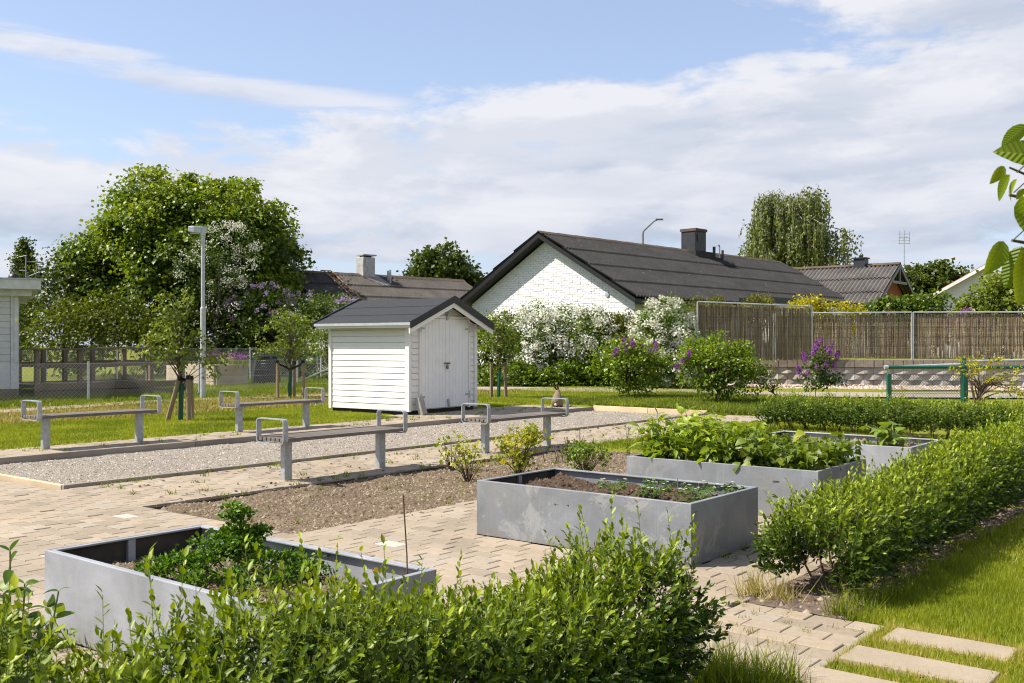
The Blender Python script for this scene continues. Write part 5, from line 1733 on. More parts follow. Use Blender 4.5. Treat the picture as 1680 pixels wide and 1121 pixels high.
tree('lilac_bush', 'purple flower bush just above the reed fence', 'lilac', (16.3, 36, .7), [(0, 0, 1.3, .7, .5, .55)], 30, 40, .2, .09, .07, 'lilac_leaf', (0, 0, 1.2), .03, 36, flowers=[('purple_flower', 40, 34, .12, .05, [(0, -.1, 1.4, .65, .5, .55)])])

# flowering hedge in front of the white house
tree('bridal_wreath_bush', 'broad white flowering bridal wreath bush below the white gable', 'shrub', (.75 + .8, 33.4, .05), [(-.75, 0, 1.25, 1.0, .85, 1.35), (.35, 0, 1.25, 1.1, .85, 1.3), (1.15, 0, 1.2, .8, .8, 1.25)], 230, 62, .33, .085, .06, 'shrub_bright', (0, 0, 1.9), .03, 41, lum=.42, droop=.6,
     flowers=[('white_flower', 240, 40, .16, .072, [(-.75, -.12, 1.3, 1.02, .85, 1.32), (.35, -.12, 1.3, 1.1, .85, 1.28), (1.15, -.12, 1.35, .82, .8, 1.15)])], lower=.45)
tree('bridal_wreath_bush', 'white flowering bridal wreath bush touching the reed fence', 'shrub', (4.75, 31.3, .05), [(0, 0, 1.45, 1.0, .85, 1.3), (.45, -.1, .9, .8, .7, .9), (-.2, 0, 1.0, .9, .7, 1.0)], 160, 62, .32, .085, .06, 'shrub_bright', (0, 0, 2), .03, 42, lum=.42, droop=.6,
     flowers=[('white_flower', 190, 40, .16, .072, [(0, -.12, 1.5, 1.0, .85, 1.25), (.45, -.2, .9, .75, .7, .85)])], lower=.45)
tree('thuja_bush', 'yellow-green conifer bush between the two white flowering bushes', 'shrub', (3.45, 33.6, .05), [(0, 0, 1.15, .75, .6, 1.15), (.4, 0, 1.5, .6, .5, .9)], 120, 55, .24, .09, .04, 'thuja', (0, 0, 1.8), .04, 43, droop=-.5, lum=.4)
tree('leafy_shrub', 'green shrub right of the shed door beyond the staked tree', 'shrub', (-.9, 33.6, .05), [(0, 0, 1.1, 1.15, .8, 1.15)], 110, 48, .36, .10, .075, 'shrub_bright', (0, 0, 1.5), .04, 44, lum=.5)
tree('ground_elder', 'low leafy ground cover at the foot of the flowering hedge', 'ground cover', (1.2, 32.5, .05), [(-1.6, 0, .2, 1.4, .5, .60), (.4, 0, .2, 1.4, .5, .55), (2.0, 0, .2, 1.2, .5, .5)], 230, 40, .24, .10, .08, 'shrub_bright', (0, 0, .3), .01, 45, lum=.45, nl=10)
# front shrubs beside the court
tree('lilac_bush', 'young lilac bush with dark purple flowers at the left of the pair', 'lilac', (2.85, 24.6, .05), [(0, 0, .85, .85, .7, .62), (.25, 0, .75, .75, .7, .6)], 130, 42, .21, .070, .055, 'shrub_bright', (0, 0, .9), .022, 51, lum=.55, nl=60, tip=.15,
     flowers=None)
tree('forsythia_bush', 'bright green rounded bush in front of the retaining wall end', 'shrub', (4.72, 22.9, .04), [(0, 0, .82, .95, .75, .62), (-.25, 0, .95, .7, .6, .62), (.35, 0, .62, .72, .6, .5)], 170, 44, .21, .070, .052, 'shrub_bright', (0, 0, .9), .022, 52, lum=.5, nl=70, tip=.18)


def panicles(root, spots, seed, ln=.23, rad=.055):
    rng = np.random.default_rng(seed)
    proto = []
    for k in range(3):
        m = 150; z = rng.random(m) ** .8; rr = rad * (1 - z) ** .7 + .008; a = rng.random(m) * 6.28
        P = np.stack([np.cos(a) * rr, np.sin(a) * rr, z * ln], 1)
        n = NP(); n.flakes(P, rdir(rng, m), rdir(rng, m), .026, .026, rng.random(m)); proto.append(n.mesh('flower_panicle', M['purple_flower']))
    for i, (x, y, z) in enumerate(spots):
        link('flower_panicle', proto[i % 3], root, (x, y, z), (rng.normal(0, .35), rng.normal(0, .45), rng.random() * 6))


lil = [o for o in bpy.data.objects if o.get('label') == 'young lilac bush with dark purple flowers at the left of the pair'][0]
panicles(lil, [(-.28, -.5, 1.12), (-.16, -.4, 1.28), (-.05, -.35, 1.32), (.05, -.4, 1.30), (.14, -.4, 1.28), (-.4, -.45, 1.05), (.42, -.3, 1.26), (.6, -.4, 1.15), (-.1, -.5, 1.18), (.66, -.3, 1.22)], 3)
fb = [o for o in bpy.data.objects if o.get('label') == 'bright green rounded bush in front of the retaining wall end'][0]
panicles(fb, [(-.88, -.35, .95), (-.78, -.4, 1.08), (-1.0, -.2, .82), (-.70, -.4, 1.12)], 4, .12)


def small_lilac():
    rng = np.random.default_rng(61)
    r = empty('lilac_shrub', (7.42, 24.4, .04), 0, 'small slender lilac with purple panicles in front of the block wall', 'lilac')
    C, O = crown_pts(rng, [(.05, 0, .62, .40, .36, .50), (.1, 0, .95, .30, .3, .35), (.35, 0, .45, .28, .25, .25)], 70, (.3, 1.0), .4)
    n, _ = foliage(rng, C, O, 16, .14, .075, .055, .5, .8, False, .4); n.build('foliage', M['lilac_leaf'], r)
    woody(rng, np.zeros(3), np.array([.05, 0, 1.0]), .014, C, 26, .006, .05).build('stems', M['twig'], r)
    panicles(r, [(-.05, -.2, 1.28), (-.12, -.15, 1.20), (.02, -.1, 1.35), (.30, -.15, 1.22), (.33, -.2, 1.10), (.22, -.2, 1.18), (.45, -.2, .98), (.50, -.1, 1.05), (-.28, -.2, 1.02), (-.32, -.1, .90), (-.42, -.2, .68), (-.50, -.2, .62), (-.36, -.2, .60), (.12, -.3, .82), (.08, -.3, .74), (-.06, -.3, .74), (.36, -.25, .76), (-.2, -.2, 1.12)], 62, .20, .05)


small_lilac()
tree('sapling', 'thin sapling with few leaves right of the bright green bush', 'sapling', (6.05, 23.3, .04), [(0, 0, .35, .22, .2, .2)], 14, 9, .10, .055, .035, 'apple_leaf', (0, 0, .5), .008, 63, nl=10, bark='twig')
tree('yellow_shrub', 'yellow-green twiggy shrub beside the dark green fence', 'shrub', (8.9, 19.3, .04), [(.3, 0, .75, .55, .4, .42), (.5, 0, .45, .5, .4, .4), (-.15, 0, .98, .3, .2, .12)], 55, 20, .13, .05, .035, 'golden_leaf', (.2, 0, .7), .012, 64, nl=26, bark='twig', lum=.35, out=.9)


# staked young trees
def staked_tree(pos, lab, ells, stakes, seed, H, white=False, trunk_h=.75):
    rng = np.random.default_rng(seed)
    r = empty('apple_tree', pos, 0, lab, 'tree', 'staked young trees on the rear lawn')
    C, O = crown_pts(rng, ells, 105, (.25, 1.05), .35)
    n, _ = foliage(rng, C, O, 15, .14, .075, .045, .1, .8, False, .5, .1); n.build('crown', M['apple_leaf'], r)
    if white:
        n, _ = foliage(rng, C[:30], O[:30], 8, .12, .035, .03, .1, .8, True, .5); n.build('blossom', M['white_flower'], r)
    w = woody(rng, np.zeros(3), np.array([.03, 0, H * .85]), .032, C, 60, .007, .06); w.build('trunk', M['bark'], r)
    m = MB(); m.tube([(0, 0, 0), (.01, 0, trunk_h * .62), (.02, 0, trunk_h * .9)], .045, 8); m.build('trunk_guard', M['green_guard'], r)
    tie = MB(); t0 = Vector((.02, 0, trunk_h + .02))
    for (bx, by, tx, ty, h) in stakes:
        s = MB(); s.tube([(bx, by, -.1), (tx, ty, h)], .042, 9); st = s.build('stake', M['stake_wood'], r)
        s = MB(); s.tube([(tx, ty, h - .075), (tx, ty, h + .004)], .046, 9); s.build('rubber_cap', M['tie'], st)
        tie.bar((tx, ty, h - .08), (t0.x, t0.y, t0.z - .02), .012, .05)
    tie.build('tie', M['tie'], r)


staked_tree((-6.0, 18.1, .03), 'young apple tree with three splayed stakes beside the lamp post', [(-.12, 0, 1.40, .62, .5, .50), (-.12, 0, 1.9, .32, .3, .42), (.55, 0, 1.05, .25, .3, .25)],
            [(-.25, -.05, -.0, -.05, .80), (.18, -.1, .17, -.1, .82), (.10, .35, .09, .3, .8)], 71, 2.2)
staked_tree((-5.6, 25.2, .03), 'young bushy tree with upright stakes left of the shed', [(.05, 0, 1.6, .82, .6, .62), (-.1, 0, 1.2, .75, .6, .35), (.0, 0, 1.9, .5, .5, .4)],
            [(-.30, -.05, -.30, -.05, .98), (.04, .3, .05, .3, .95), (.36, -.05, .34, -.05, .98)], 72, 2.3)
staked_tree((-.34, 25.2, .03), 'young tree between two stakes right of the shed', [(.0, 0, 1.5, .48, .45, .75)],
            [(-.18, 0, -.18, 0, 1.02), (.19, -.05, .16, -.05, 1.02)], 73, 2.3, True)


# ------------------------------------------------------------------ clipped privet hedges
def hedge(lab, u0, u1, v0, v1, hf, dens, lf, seed, mat, sprouts, name='privet_hedge', zmin=.10, ends=(.12, .12), leaves_per=13):
    """hf(u) gives the height of the clipped top; dens in shoots per metre; lf leaf length"""
    rng = np.random.default_rng(seed)
    r = empty(name, G((u0 + u1) / 2, (v0 + v1) / 2, 0), 0, lab, 'hedge')
    ox, oy, _ = G((u0 + u1) / 2, (v0 + v1) / 2)
    n = int((u1 - u0) * dens)
    u = u0 + (u1 - u0) * rng.random(n)
    hw = (v1 - v0) / 2
    # cross-section: rounded box; most shoots near the skin
    top = np.array([hf(x) for x in u]) * (1 + .13 * np.array([mnoise.noise(Vector((x * 4.2, seed, 0))) for x in u]))
    e = np.minimum(np.clip((u - u0) / max(ends[0], .01), 0, 1), np.clip((u1 - u) / max(ends[1], .01), 0, 1)) ** .5
    a = rng.random(n) * np.pi                         # around the section, 0 = +v side, pi = -v side
    rad = np.where(rng.random(n) < .74, .78 + .24 * rng.random(n), .2 + .6 * rng.random(n))
    cx = np.cos(a); sz = np.sin(a)
    q = np.maximum(np.abs(cx), sz); sq = .55 / q + .45    # between a circle and a box
    wob = 1 + .10 * np.array([mnoise.noise(Vector((x * 2.2, y * 2, seed + 9))) for x, y in zip(u, a)])
    pv = cx * sq * rad * hw * wob * (.55 + .45 * e)
    low = rng.random(n) < .50
    pz = np.where(low, zmin + (top * .62 - zmin) * rng.random(n), top * .52 + (sz * sq * rad) * top * .42 * (.6 + .4 * e))
    side = np.where(rng.random(n) < .5, 1., -1.)
    pv = np.where(low, side * hw * (.35 + .65 * rng.random(n) ** .5) * (.72 + .28 * np.clip(pz / (top * .5), 0, 1)), pv)
    D = np.stack([rng.normal(0, .35, n), pv / hw * .75 + rng.normal(0, .25, n), np.where(low, .35, .55 + .6 * sz) + rng.normal(0, .2, n)], 1)
    D = unit(D)
    ln = .07 + .10 * rng.random(n)
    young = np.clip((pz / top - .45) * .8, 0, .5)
    # long new shoots sticking out of the top
    ns = int((u1 - u0) * sprouts)
    us = u0 + (u1 - u0) * rng.random(ns); vs = (rng.random(ns) - .5) * hw * 1.5
    ts = np.array([hf(x) for x in us])
    Ds = unit(np.stack([rng.normal(0, .16, ns), vs / hw * .25 + rng.normal(0, .14, ns), np.ones(ns)], 1))
    ls = .10 + .20 * rng.random(ns) ** 1.7
    B = np.concatenate([np.stack([u, pv, pz], 1), np.stack([us, vs, ts * .9], 1)])
    Dd = np.concatenate([D, Ds]); Ln = np.concatenate([ln, ls]); Yo = np.concatenate([young, np.full(ns, .42)])
    Vc = (v0 + v1) / 2
    nt = len(B); k = leaves_per
    f = (np.arange(k) + .6) / k
    side = unit(np.cross(Dd, rng.normal(0, 1, Dd.shape))); oth = np.cross(Dd, side)
    P = B[:, None] + Dd[:, None] * (Ln[:, None] * f[None])[..., None]
    ph = (np.arange(k) * 1.5708 + (np.arange(k) % 2) * 1.5708)[None] + rng.normal(0, .35, (nt, k))
    lat = side[:, None] * np.cos(ph)[..., None] + oth[:, None] * np.sin(ph)[..., None]
    T = unit(lat * (.95 - .5 * f[None, :, None]) + Dd[:, None] * (.35 + .65 * f[None, :, None]) + rng.normal(0, .15, P.shape))
    Nn = unit(Dd[:, None] - lat * .35 + rng.normal(0, .22, P.shape) + np.array([0, 0, .15]))
    s = lf * (.50 + .8 * rng.random((nt, k))) * (1.05 - .30 * f[None])
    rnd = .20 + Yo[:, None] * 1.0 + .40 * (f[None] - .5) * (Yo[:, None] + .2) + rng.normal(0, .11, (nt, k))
    P = P.reshape(-1, 3); P[:, 1] += Vc
    def tow(x): return Gn(x)
    Pw = tow(P) - [ox, oy, 0]
    Tw = tow(T.reshape(-1, 3)); Nw = tow(Nn.reshape(-1, 3))
    m = NP(); (m.leaves if lf > .0415 else m.leaves8)(Pw, Tw, Nw, s.ravel(), s.ravel() * .48, rnd.ravel(), .10, .12)
    m.build('foliage', M[mat], r)
    w = NP()
    b0 = B.copy(); b0[:, 1] += Vc; b1 = b0 + Dd * Ln[:, None] * .95
    w.segs(tow(b0) - [ox, oy, 0], tow(b1) - [ox, oy, 0], .0016, .0010)
    w.build('twigs', M['stem_green'], r)
    # woody stems from the ground
    w = NP(); nst = int((u1 - u0) * 16)
    su = u0 + (u1 - u0) * (np.round(rng.random(nst) * (u1 - u0) / .28) * .28 / (u1 - u0)) + rng.normal(0, .035, nst); su = np.clip(su, u0 + .05, u1 - .05)
    sv = Vc + rng.normal(0, .03, nst)
    a = np.stack([su, sv, np.zeros(nst) - .02], 1); mid = a + np.stack([rng.normal(0, .05, nst), rng.normal(0, .06, nst), .18 + .1 * rng.random(nst)], 1)
    tp = mid + np.stack([rng.normal(0, .09, nst), rng.normal(0, .11, nst), .22 + .14 * rng.random(nst)], 1)
    w.segs(tow(a) - [ox, oy, 0], tow(mid) - [ox, oy, 0], .009, .006); w.segs(tow(mid) - [ox, oy, 0], tow(tp) - [ox, oy, 0], .006, .002)
    w.build('stems', M['twig'], r)
    return r


def interp(*kv):
    xs, ys = zip(*kv)
    return lambda x: float(np.interp(x, xs, ys))


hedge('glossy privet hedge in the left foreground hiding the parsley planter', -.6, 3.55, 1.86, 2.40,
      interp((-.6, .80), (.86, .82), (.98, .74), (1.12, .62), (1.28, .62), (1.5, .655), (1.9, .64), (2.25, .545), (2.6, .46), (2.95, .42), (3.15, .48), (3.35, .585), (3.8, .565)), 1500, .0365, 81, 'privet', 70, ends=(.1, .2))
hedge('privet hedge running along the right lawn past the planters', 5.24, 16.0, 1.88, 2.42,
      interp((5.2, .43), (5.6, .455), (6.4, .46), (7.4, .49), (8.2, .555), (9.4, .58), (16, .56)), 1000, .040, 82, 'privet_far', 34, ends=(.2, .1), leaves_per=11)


def hedge_rear():
    # runs along v: build along u and turn the root
    r = hedge('low yellow-green privet hedge behind the farthest planter', -2.6, 2.6, -.28, .28, lambda x: .50, 800, .046, 83, 'privet_far', 16, leaves_per=9)
    r.rotation_euler = (0, 0, R(90)); r.location = G(15.75, 4.6, 0)


hedge_rear()


# ------------------------------------------------------------------ slabs, mulch, grass
def slab_path():
    r = empty('slab_path', (0, 0, 0)); r['kind'] = 'structure'
    for (u, v, L, W, a) in ((4.885, 1.315, .55, .235, .00), (4.475, 1.335, .61, .235, -.01), (4.07, 1.36, .62, .235, .01)):
        m = MB(); m.box(-W / 2, W / 2, -L / 2, L / 2, -.05, .0)
        bevel(m.build('slab', M['slab'], r, G(u, v, .018), (0, 0, TH + a)), .006, 2)


slab_path()
soil_patch('mulch_bed', 5.042, 16.2, 1.86, 2.41, .004, .08, .014, M['mulch'], 5200, .013, M['chips'], 31)
soil_patch('mulch_strip', -.6, 3.93, 1.84, 2.41, -.012, .08, .012, M['mulch'], 1500, .012, M['chips'], 32)

SLABS = [(4.885, 1.315, .55, .235), (4.475, 1.335, .61, .235), (4.07, 1.36, .62, .235)]


def on_slab(u, v, m=0.0):
    k = np.zeros(len(u), bool)
    for a, b, L, W in SLABS: k |= (np.abs(u - a) < W / 2 - m) & (np.abs(v - b) < L / 2 - m)
    return k


def in_view(P, m=1.3):
    return (np.abs(P[:, 0]) < P[:, 1] * .53 + m) & (P[:, 1] > 2.2)


def lawn_patch(name, rects, per_m2, H, W, seed, mat='grass', exclude=None, lum=None, lean=.7, label=None):
    rng = np.random.default_rng(seed)
    U, Vv = [], []
    for a, b, c, d in rects:
        n = int((b - a) * (d - c) * per_m2)
        U.append(a + (b - a) * rng.random(n)); Vv.append(c + (d - c) * rng.random(n))
    u, v = np.concatenate(U), np.concatenate(Vv)
    if exclude is not None:
        k = ~exclude(u, v); u, v = u[k], v[k]
    P = Gn(np.stack([u, v, 0 * u], 1)); k = in_view(P); u, v, P = u[k], v[k], P[k]
    z = np.array([gh(a, b) for a, b in zip(u, v)]); P[:, 2] = z - .004
    pat = np.array([mnoise.fractal(Vector((a * .8, b * .8, seed)), 1, 2, 4) for a, b in zip(u, v)])
    fine = np.array([mnoise.noise(Vector((a * 6, b * 6, seed))) for a, b in zip(u, v)])
    hh = H * (.55 + .6 * rng.random(len(u))) * (1 + .35 * fine)
    rnd = .42 + .38 * pat + .12 * fine + .16 * rng.normal(0, 1, len(u)) + (0 if lum is None else lum(u, v))
    n = NP(); n.blades(P, hh, W * (.7 + .6 * rng.random(len(u))), rng, lean, rnd)
    o = n.build(name, M[mat]); o['label'] = label or 'mown grass'
    return o


def dry(u, v):       # straw coloured edges where grass meets paving
    d = np.min([np.maximum(np.abs(u - a) - W / 2, np.abs(v - b) - L / 2) for a, b, L, W in SLABS], 0)
    return .85 * np.exp(-np.maximum(d, 0) / .07) * (np.random.default_rng(1).random(len(u)) < .7)


lawn_patch('grass', [(3.3, 7.0, -1.2, 1.86)], 17000, .040, .0042, 101, exclude=lambda u, v: on_slab(u, v, .012) | ((v > 1.665) & (u > 3.93) & (u < 5.05)), lum=dry, label='short lawn grass round the slabs at the right')
lawn_patch('grass', [(7.0, 13.0, -1.5, 1.88)], 4200, .045, .008, 102, label='short lawn grass beyond the slabs beside the right hedge')
strip = lambda u, v: (v < 13.46) | ((u > 13.4) & (u < 18.15) & (v < 14.1)) | ((u > 13.75) & (u < 16.2) & (v > 13.7) & (v < 16.1))
lawn_patch('grass', [(5.0, 20.5, 13.4, 18.6)], 2300, .040, .013, 103, exclude=strip, label='sunny lawn behind the benches and round the shed')
lawn_patch('grass', [(11.42, 18.6, 5.0, 7.9)], 2000, .045, .012, 104, label='strip of lawn beyond the leafy planter')
lawn_patch('grass', [(17.5, 26, 12.2, 18.5)], 900, .055, .018, 105, exclude=lambda u, v: (u < 18.25) & (v < 14.2), label='lawn beyond the far end of the gravel court')
lawn_patch('wild_grass', [(18.3, 24.0, 7.3, 13.6)], 1500, .11, .024, 106, 'grass_wild', lean=1.1, label='rough weedy grass below the lilac bushes')
lawn_patch('wild_grass', [(10, 26, 20.5, 32)], 420, .10, .035, 107, 'grass_wild', lean=.9, label='rough grass round the ramp and compost bin')
lawn_patch('wild_grass', [(8, 22, 17.3, 21.4)], 520, .09, .035, 108, 'grass_dry', lean=.9, label='dry sparse grass along the path')


def tufts(name, spots, per, H, W, spread, seed, mat, label):
    rng = np.random.default_rng(seed); s = np.array(spots)
    P = np.repeat(s, per, 0) + rng.normal(0, 1, (len(s) * per, 3)) * [spread, spread, 0]
    P = Gn(P); n = NP(); n.blades(P, H * (.4 + .8 * rng.random(len(P))), W, rng, 1.0)
    o = n.build(name, M[mat]); o['label'] = label


rg = np.random.default_rng(200)
edge_spots = [(u, 9.46 + rg.normal(0, .02), 0) for u in 5 + 13 * rg.random(46)] + [(u, 7.93 + rg.normal(0, .03), 0) for u in 5 + 8 * rg.random(26)] + [(4.9 + 13 * rg.random(), 8 + 1.4 * rg.random(), 0) for _ in range(50)]
tufts('joint_weeds', edge_spots, 14, .05, .010, .03, 201, 'grass_wild', 'small weeds in the paving joints beside the court edging')
tufts('joint_weeds', [(5 + 13 * rg.random(), 12.45 + 1.0 * rg.random(), .03) for _ in range(60)], 12, .05, .012, .03, 202, 'grass_wild', 'small weeds in the paving behind the gravel court')
tufts('soil_weeds', [(4.9 + 6 * rg.random(), 6.0 + 1.8 * rg.random(), -.03) for _ in range(42)], 10, .04, .014, .035, 203, 'grass_wild', 'seedling weeds scattered over the bare soil bed')
tufts('grass_tuft', [(3.66 + .3 * rg.random(), 1.62 + .42 * rg.random(), 0) for _ in range(34)], 26, .16, .006, .035, 204, 'grass_wild', 'long grass tufts at the end of the foreground hedge')
tufts('grass_tuft', [(5.10 + .25 * rg.random(), 2.2 + .3 * rg.random(), 0) for _ in range(12)], 24, .15, .005, .03, 205, 'grass_dry', 'dry grass tufts at the corner of the right hedge')
tufts('grass_tuft', [(5.1 + 3 * rg.random() ** 1.6, 1.86 + .05 * rg.normal(), 0) for _ in range(60)], 16, .12, .007, .035, 206, 'grass_wild', 'uncut grass along the foot of the right hedge')
tufts('joint_grass', [(4.0 + 1.0 * rg.random(), 1.72 + .7 * rg.random(), 0) for _ in range(26)], 12, .03, .004, .02, 207, 'grass_dry', 'short dry grass in the joints of the path between the hedges')
tufts('grass_tuft', [(2.30 + .04 * rg.normal(), 3.2 + 1.6 * rg.random(), 0) for _ in range(12)] + [(6.62, 3.1 + .1 * rg.random(), 0), (6.0, 3.02, 0), (6.3, 3.03, 0)], 14, .07, .007, .03, 208, 'grass_wild', 'weeds growing against the planter sides')


def litter():
    rng = np.random.default_rng(210); n = 420
    u = np.concatenate([5 + 12 * rng.random(300), 5 + 12 * rng.random(120)]); v = np.concatenate([7.95 + 1.5 * rng.random(300) ** 1.4, 2.6 + 3.2 * rng.random(120)])
    P = Gn(np.stack([u, v, 0 * u + .006], 1)); a = rng.random(n) * 6.28
    T = np.stack([np.cos(a), np.sin(a), .25 * rng.random(n)], 1)
    m = NP(); m.flakes(P, T, np.array([0, 0, 1.]) + rng.normal(0, .35, (n, 3)), .030 + .03 * rng.random(n), .02 + .015 * rng.random(n), rng.random(n))
    m.build('dead_leaves', M['clod_dark'])['label'] = 'brown dead leaves scattered on the paving'


litter()


# ------------------------------------------------------------------ plants in the planters and the soil bed
def leaf_mesh(name, L, W, mat, shape=1.0, fold=.22, curl=.5, serr=0.0, nl=7):
    """one leaf with a midrib, bending down along its length"""
    V, F = [], []
    for i in range(nl + 1):
        t = i / nl
        w = W / 2 * (math.sin(math.pi * t ** shape) ** .8 if 0 < t < 1 else 0.0)
        if serr and i % 2: w *= 1 + serr
        x = L * (t - .12 * curl * t * t); z = -curl * L * .5 * t * t + .12 * L * t
        V += [(x, -w, z + fold * w), (x, 0, z), (x, w, z + fold * w)]
    for i in range(nl):
        a = i * 3; F += [(a, a + 3, a + 4, a + 1), (a + 1, a + 4, a + 5, a + 2)]
    m = bpy.data.meshes.new(name); m.from_pydata(V, [], F); m.materials.append(mat)
    m.polygons.foreach_set('use_smooth', [True] * len(F)); return m


def put_leaf(parent, me, p, az, pitch, roll, s):
    # local x is the leaf's own direction
    rot = (Matrix.Rotation(az, 3, 'Z') @ Matrix.Rotation(-pitch, 3, 'Y') @ Matrix.Rotation(roll, 3, 'X')).to_euler()
    o = link('leaf', me, parent, p, rot); o.scale = (s, s, s); return o


def tall_plants():
    rng = random.Random(300)
    me = [leaf_mesh('leaf', .125, .046, M['sprout'], .85, .25, c) for c in (.25, .5, .8)]
    cu, cv = 8.2, 4.25
    r = empty('leafy_plant_clump', G(cu, cv, .30), TH, 'tall pale green pointed-leaf plants at the left of the leafy planter', 'plants')
    stems = MB(); n = 0
    for i in range(38):
        u = rng.uniform(-.44, .46); v = rng.uniform(-.38, .52); h = rng.uniform(.24, .44) * (1.1 if v > -.1 else .8)
        le = (rng.gauss(0, .05) - .02, rng.gauss(0, .05))
        stems.tube([(u, v, 0), (u + le[0] * .4, v + le[1] * .4, h * .5), (u + le[0], v + le[1], h)], [.005, .004, .003], 5)
        k = 4
        for q in range(k):
            f = .40 + .6 * q / (k - 1); az = q * 1.57 + rng.uniform(-.4, .4)
            p = (u + le[0] * f, v + le[1] * f, h * f)
            for s in (0, math.pi):
                if n < 298: put_leaf(r, rng.choice(me), p, az + s, rng.uniform(-.5, .75) + .35 * (f > .9), rng.gauss(0, .55), rng.uniform(1.0, 1.45) * (1.0 - .2 * (f > .9))); n += 1
    stems.build('stems', M['stem_green'], r, kind='stuff')
    me = [leaf_mesh('leaf', .095, .072, M['raspberry'], .72, .18, c, .12, 8) for c in (.5, .9, 1.3)]
    r = empty('raspberry_clump', G(8.22, 3.5, .30), TH, 'drooping raspberry plants with broad dull leaves at the right of the leafy planter', 'plants')
    stems = MB(); n = 0
    for i in range(34):
        u = rng.uniform(-.47, .46); v = rng.uniform(-.40, .48); h = rng.uniform(.16, .36); a = rng.uniform(0, 6.28); d = rng.uniform(.04, .12)
        ex, ey = u + math.cos(a) * d, v + math.sin(a) * d
        stems.tube([(u, v, 0), (u + (ex - u) * .3, v + (ey - v) * .3, h * .7), (ex, ey, h)], [.005, .004, .003], 5)
        for q in range(9):
            f = rng.uniform(.35, 1.0); az = rng.uniform(0, 6.28)
            p = (u + (ex - u) * f, v + (ey - v) * f, h * (f ** .8))
            if n < 298: put_leaf(r, rng.choice(me), p, az, rng.uniform(-1.1, .2), rng.gauss(0, .5), rng.uniform(.85, 1.4)); n += 1
    # leaves spilling over the near side
    for v in (.25, .2, .05, -.05, -.3, .4):
        if n < 300: put_leaf(r, me[2], (-.50, v, .12), math.pi + rng.gauss(0, .4), -.5, rng.gauss(0, .3), 1.1); n += 1
    stems.build('stems', M['stem_green'], r, kind='stuff')
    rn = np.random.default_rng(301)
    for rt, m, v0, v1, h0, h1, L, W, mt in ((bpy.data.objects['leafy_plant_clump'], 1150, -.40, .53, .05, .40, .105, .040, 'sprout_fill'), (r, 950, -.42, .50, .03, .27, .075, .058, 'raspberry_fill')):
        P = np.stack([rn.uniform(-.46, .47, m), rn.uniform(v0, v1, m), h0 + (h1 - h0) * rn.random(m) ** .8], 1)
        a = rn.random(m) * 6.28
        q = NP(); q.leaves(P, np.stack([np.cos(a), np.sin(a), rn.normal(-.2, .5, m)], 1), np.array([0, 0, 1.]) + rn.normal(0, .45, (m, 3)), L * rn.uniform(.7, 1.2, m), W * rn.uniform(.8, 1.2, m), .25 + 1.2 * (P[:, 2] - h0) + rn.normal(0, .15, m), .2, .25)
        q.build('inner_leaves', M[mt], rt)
    # rhubarb
    me = [leaf_mesh('leaf', .17, .17, M['rhubarb'], .62, .30, c, .10, 8) for c in (.5, 1.1)]
    r = empty('rhubarb', G(10.62, 3.42, .34), TH, 'rhubarb plant with crinkled pale leaves in the farthest planter', 'plant')
    stems = MB()
    for i in range(22):
        a = rng.uniform(0, 6.28); d = rng.uniform(.02, .16); h = rng.uniform(.05, .16) if i > 4 else rng.uniform(.14, .22)
        if i == 0: a, d, h = 1.4, .30, .20
        p = (math.cos(a) * d, math.sin(a) * d, h); stems.tube([(0, 0, 0), (p[0] * .6, p[1] * .6, h * .8), p], [.009, .007, .005], 5)
        put_leaf(r, rng.choice(me), p, a + rng.gauss(0, .3), rng.uniform(-.5, .7), rng.gauss(0, .3), rng.uniform(.5, .95))
    stems.build('stems', M['stem_green'], r, kind='stuff')
    # small white flowers on the far rim
    r = empty('seedlings', G(10.75, 4.3, .34), TH, 'scattered seedlings in the farthest planter', 'seedlings')
    rn = np.random.default_rng(3); nn = 240; P = np.stack([rn.uniform(-.6, .25, nn), rn.uniform(-.95, .45, nn), np.zeros(nn)], 1); m = NP()
    m.flakes(P, rdir(rn, nn) + [0, 0, .8], rdir(rn, nn), .05, .03, rn.random(nn)); m.build('leaves', M['parsley'], r)


tall_plants()


def parsley():
    rng = np.random.default_rng(310)
    r = empty('parsley', G(2.90, 4.0, .28), 0, 'big curly parsley plant in the nearest planter', 'plant')
    P, Tn = [], []; st = NP(); A, B = [], []
    base = np.zeros(3)
    tips = []
    for i in range(46):
        a = rng.random() * 6.28; d = .03 + .33 * rng.random() ** 1.15; h = .035 + (.06 + .17 * rng.random()) * (1.10 - d / .36)
        tips.append((math.cos(a) * d * 1.12, math.sin(a) * d * .9, h, .045 + .02 * rng.random()))
    tips += [(-.02, -.02, .345, .042), (-.03, 0, .30, .03), (.03, .01, .315, .03), (.0, 0, .25, .05), (.10, .03, .235, .035), (.09, .02, .22, .03), (-.06, 0, .20, .05)]
    for x, y, h, rad in tips:
        q = np.array([x, y, h]); A.append(base + [x * .15, y * .15, 0]); B.append(q); m = 95
        d = rng.normal(0, 1, (m, 3)) * [1, 1, .42] * rad * .62
        P.append(q + d); Tn.append(unit(d + rng.normal(0, .6, (m, 3)) * rad + [0, 0, rad * .15]))
    P = np.concatenate(P); T = np.concatenate(Tn); n = NP()
    ok = P[:, 2] > .0; P, T = P[ok], T[ok]; k = len(P)
    n.leaves(P, T, np.array([0, 0, .8]) + rng.normal(0, .6, (k, 3)), .018 + .011 * rng.random(k), .018, .42 + .22 * rng.normal(0, 1, k) + .4 * (P[:, 2] - .1), .35, -.2)
    n.build('foliage', M['parsley'], r)
    st.segs(np.array(A), np.array(B), .003, .002); st.build('stems', M['stem_green'], r)


parsley()


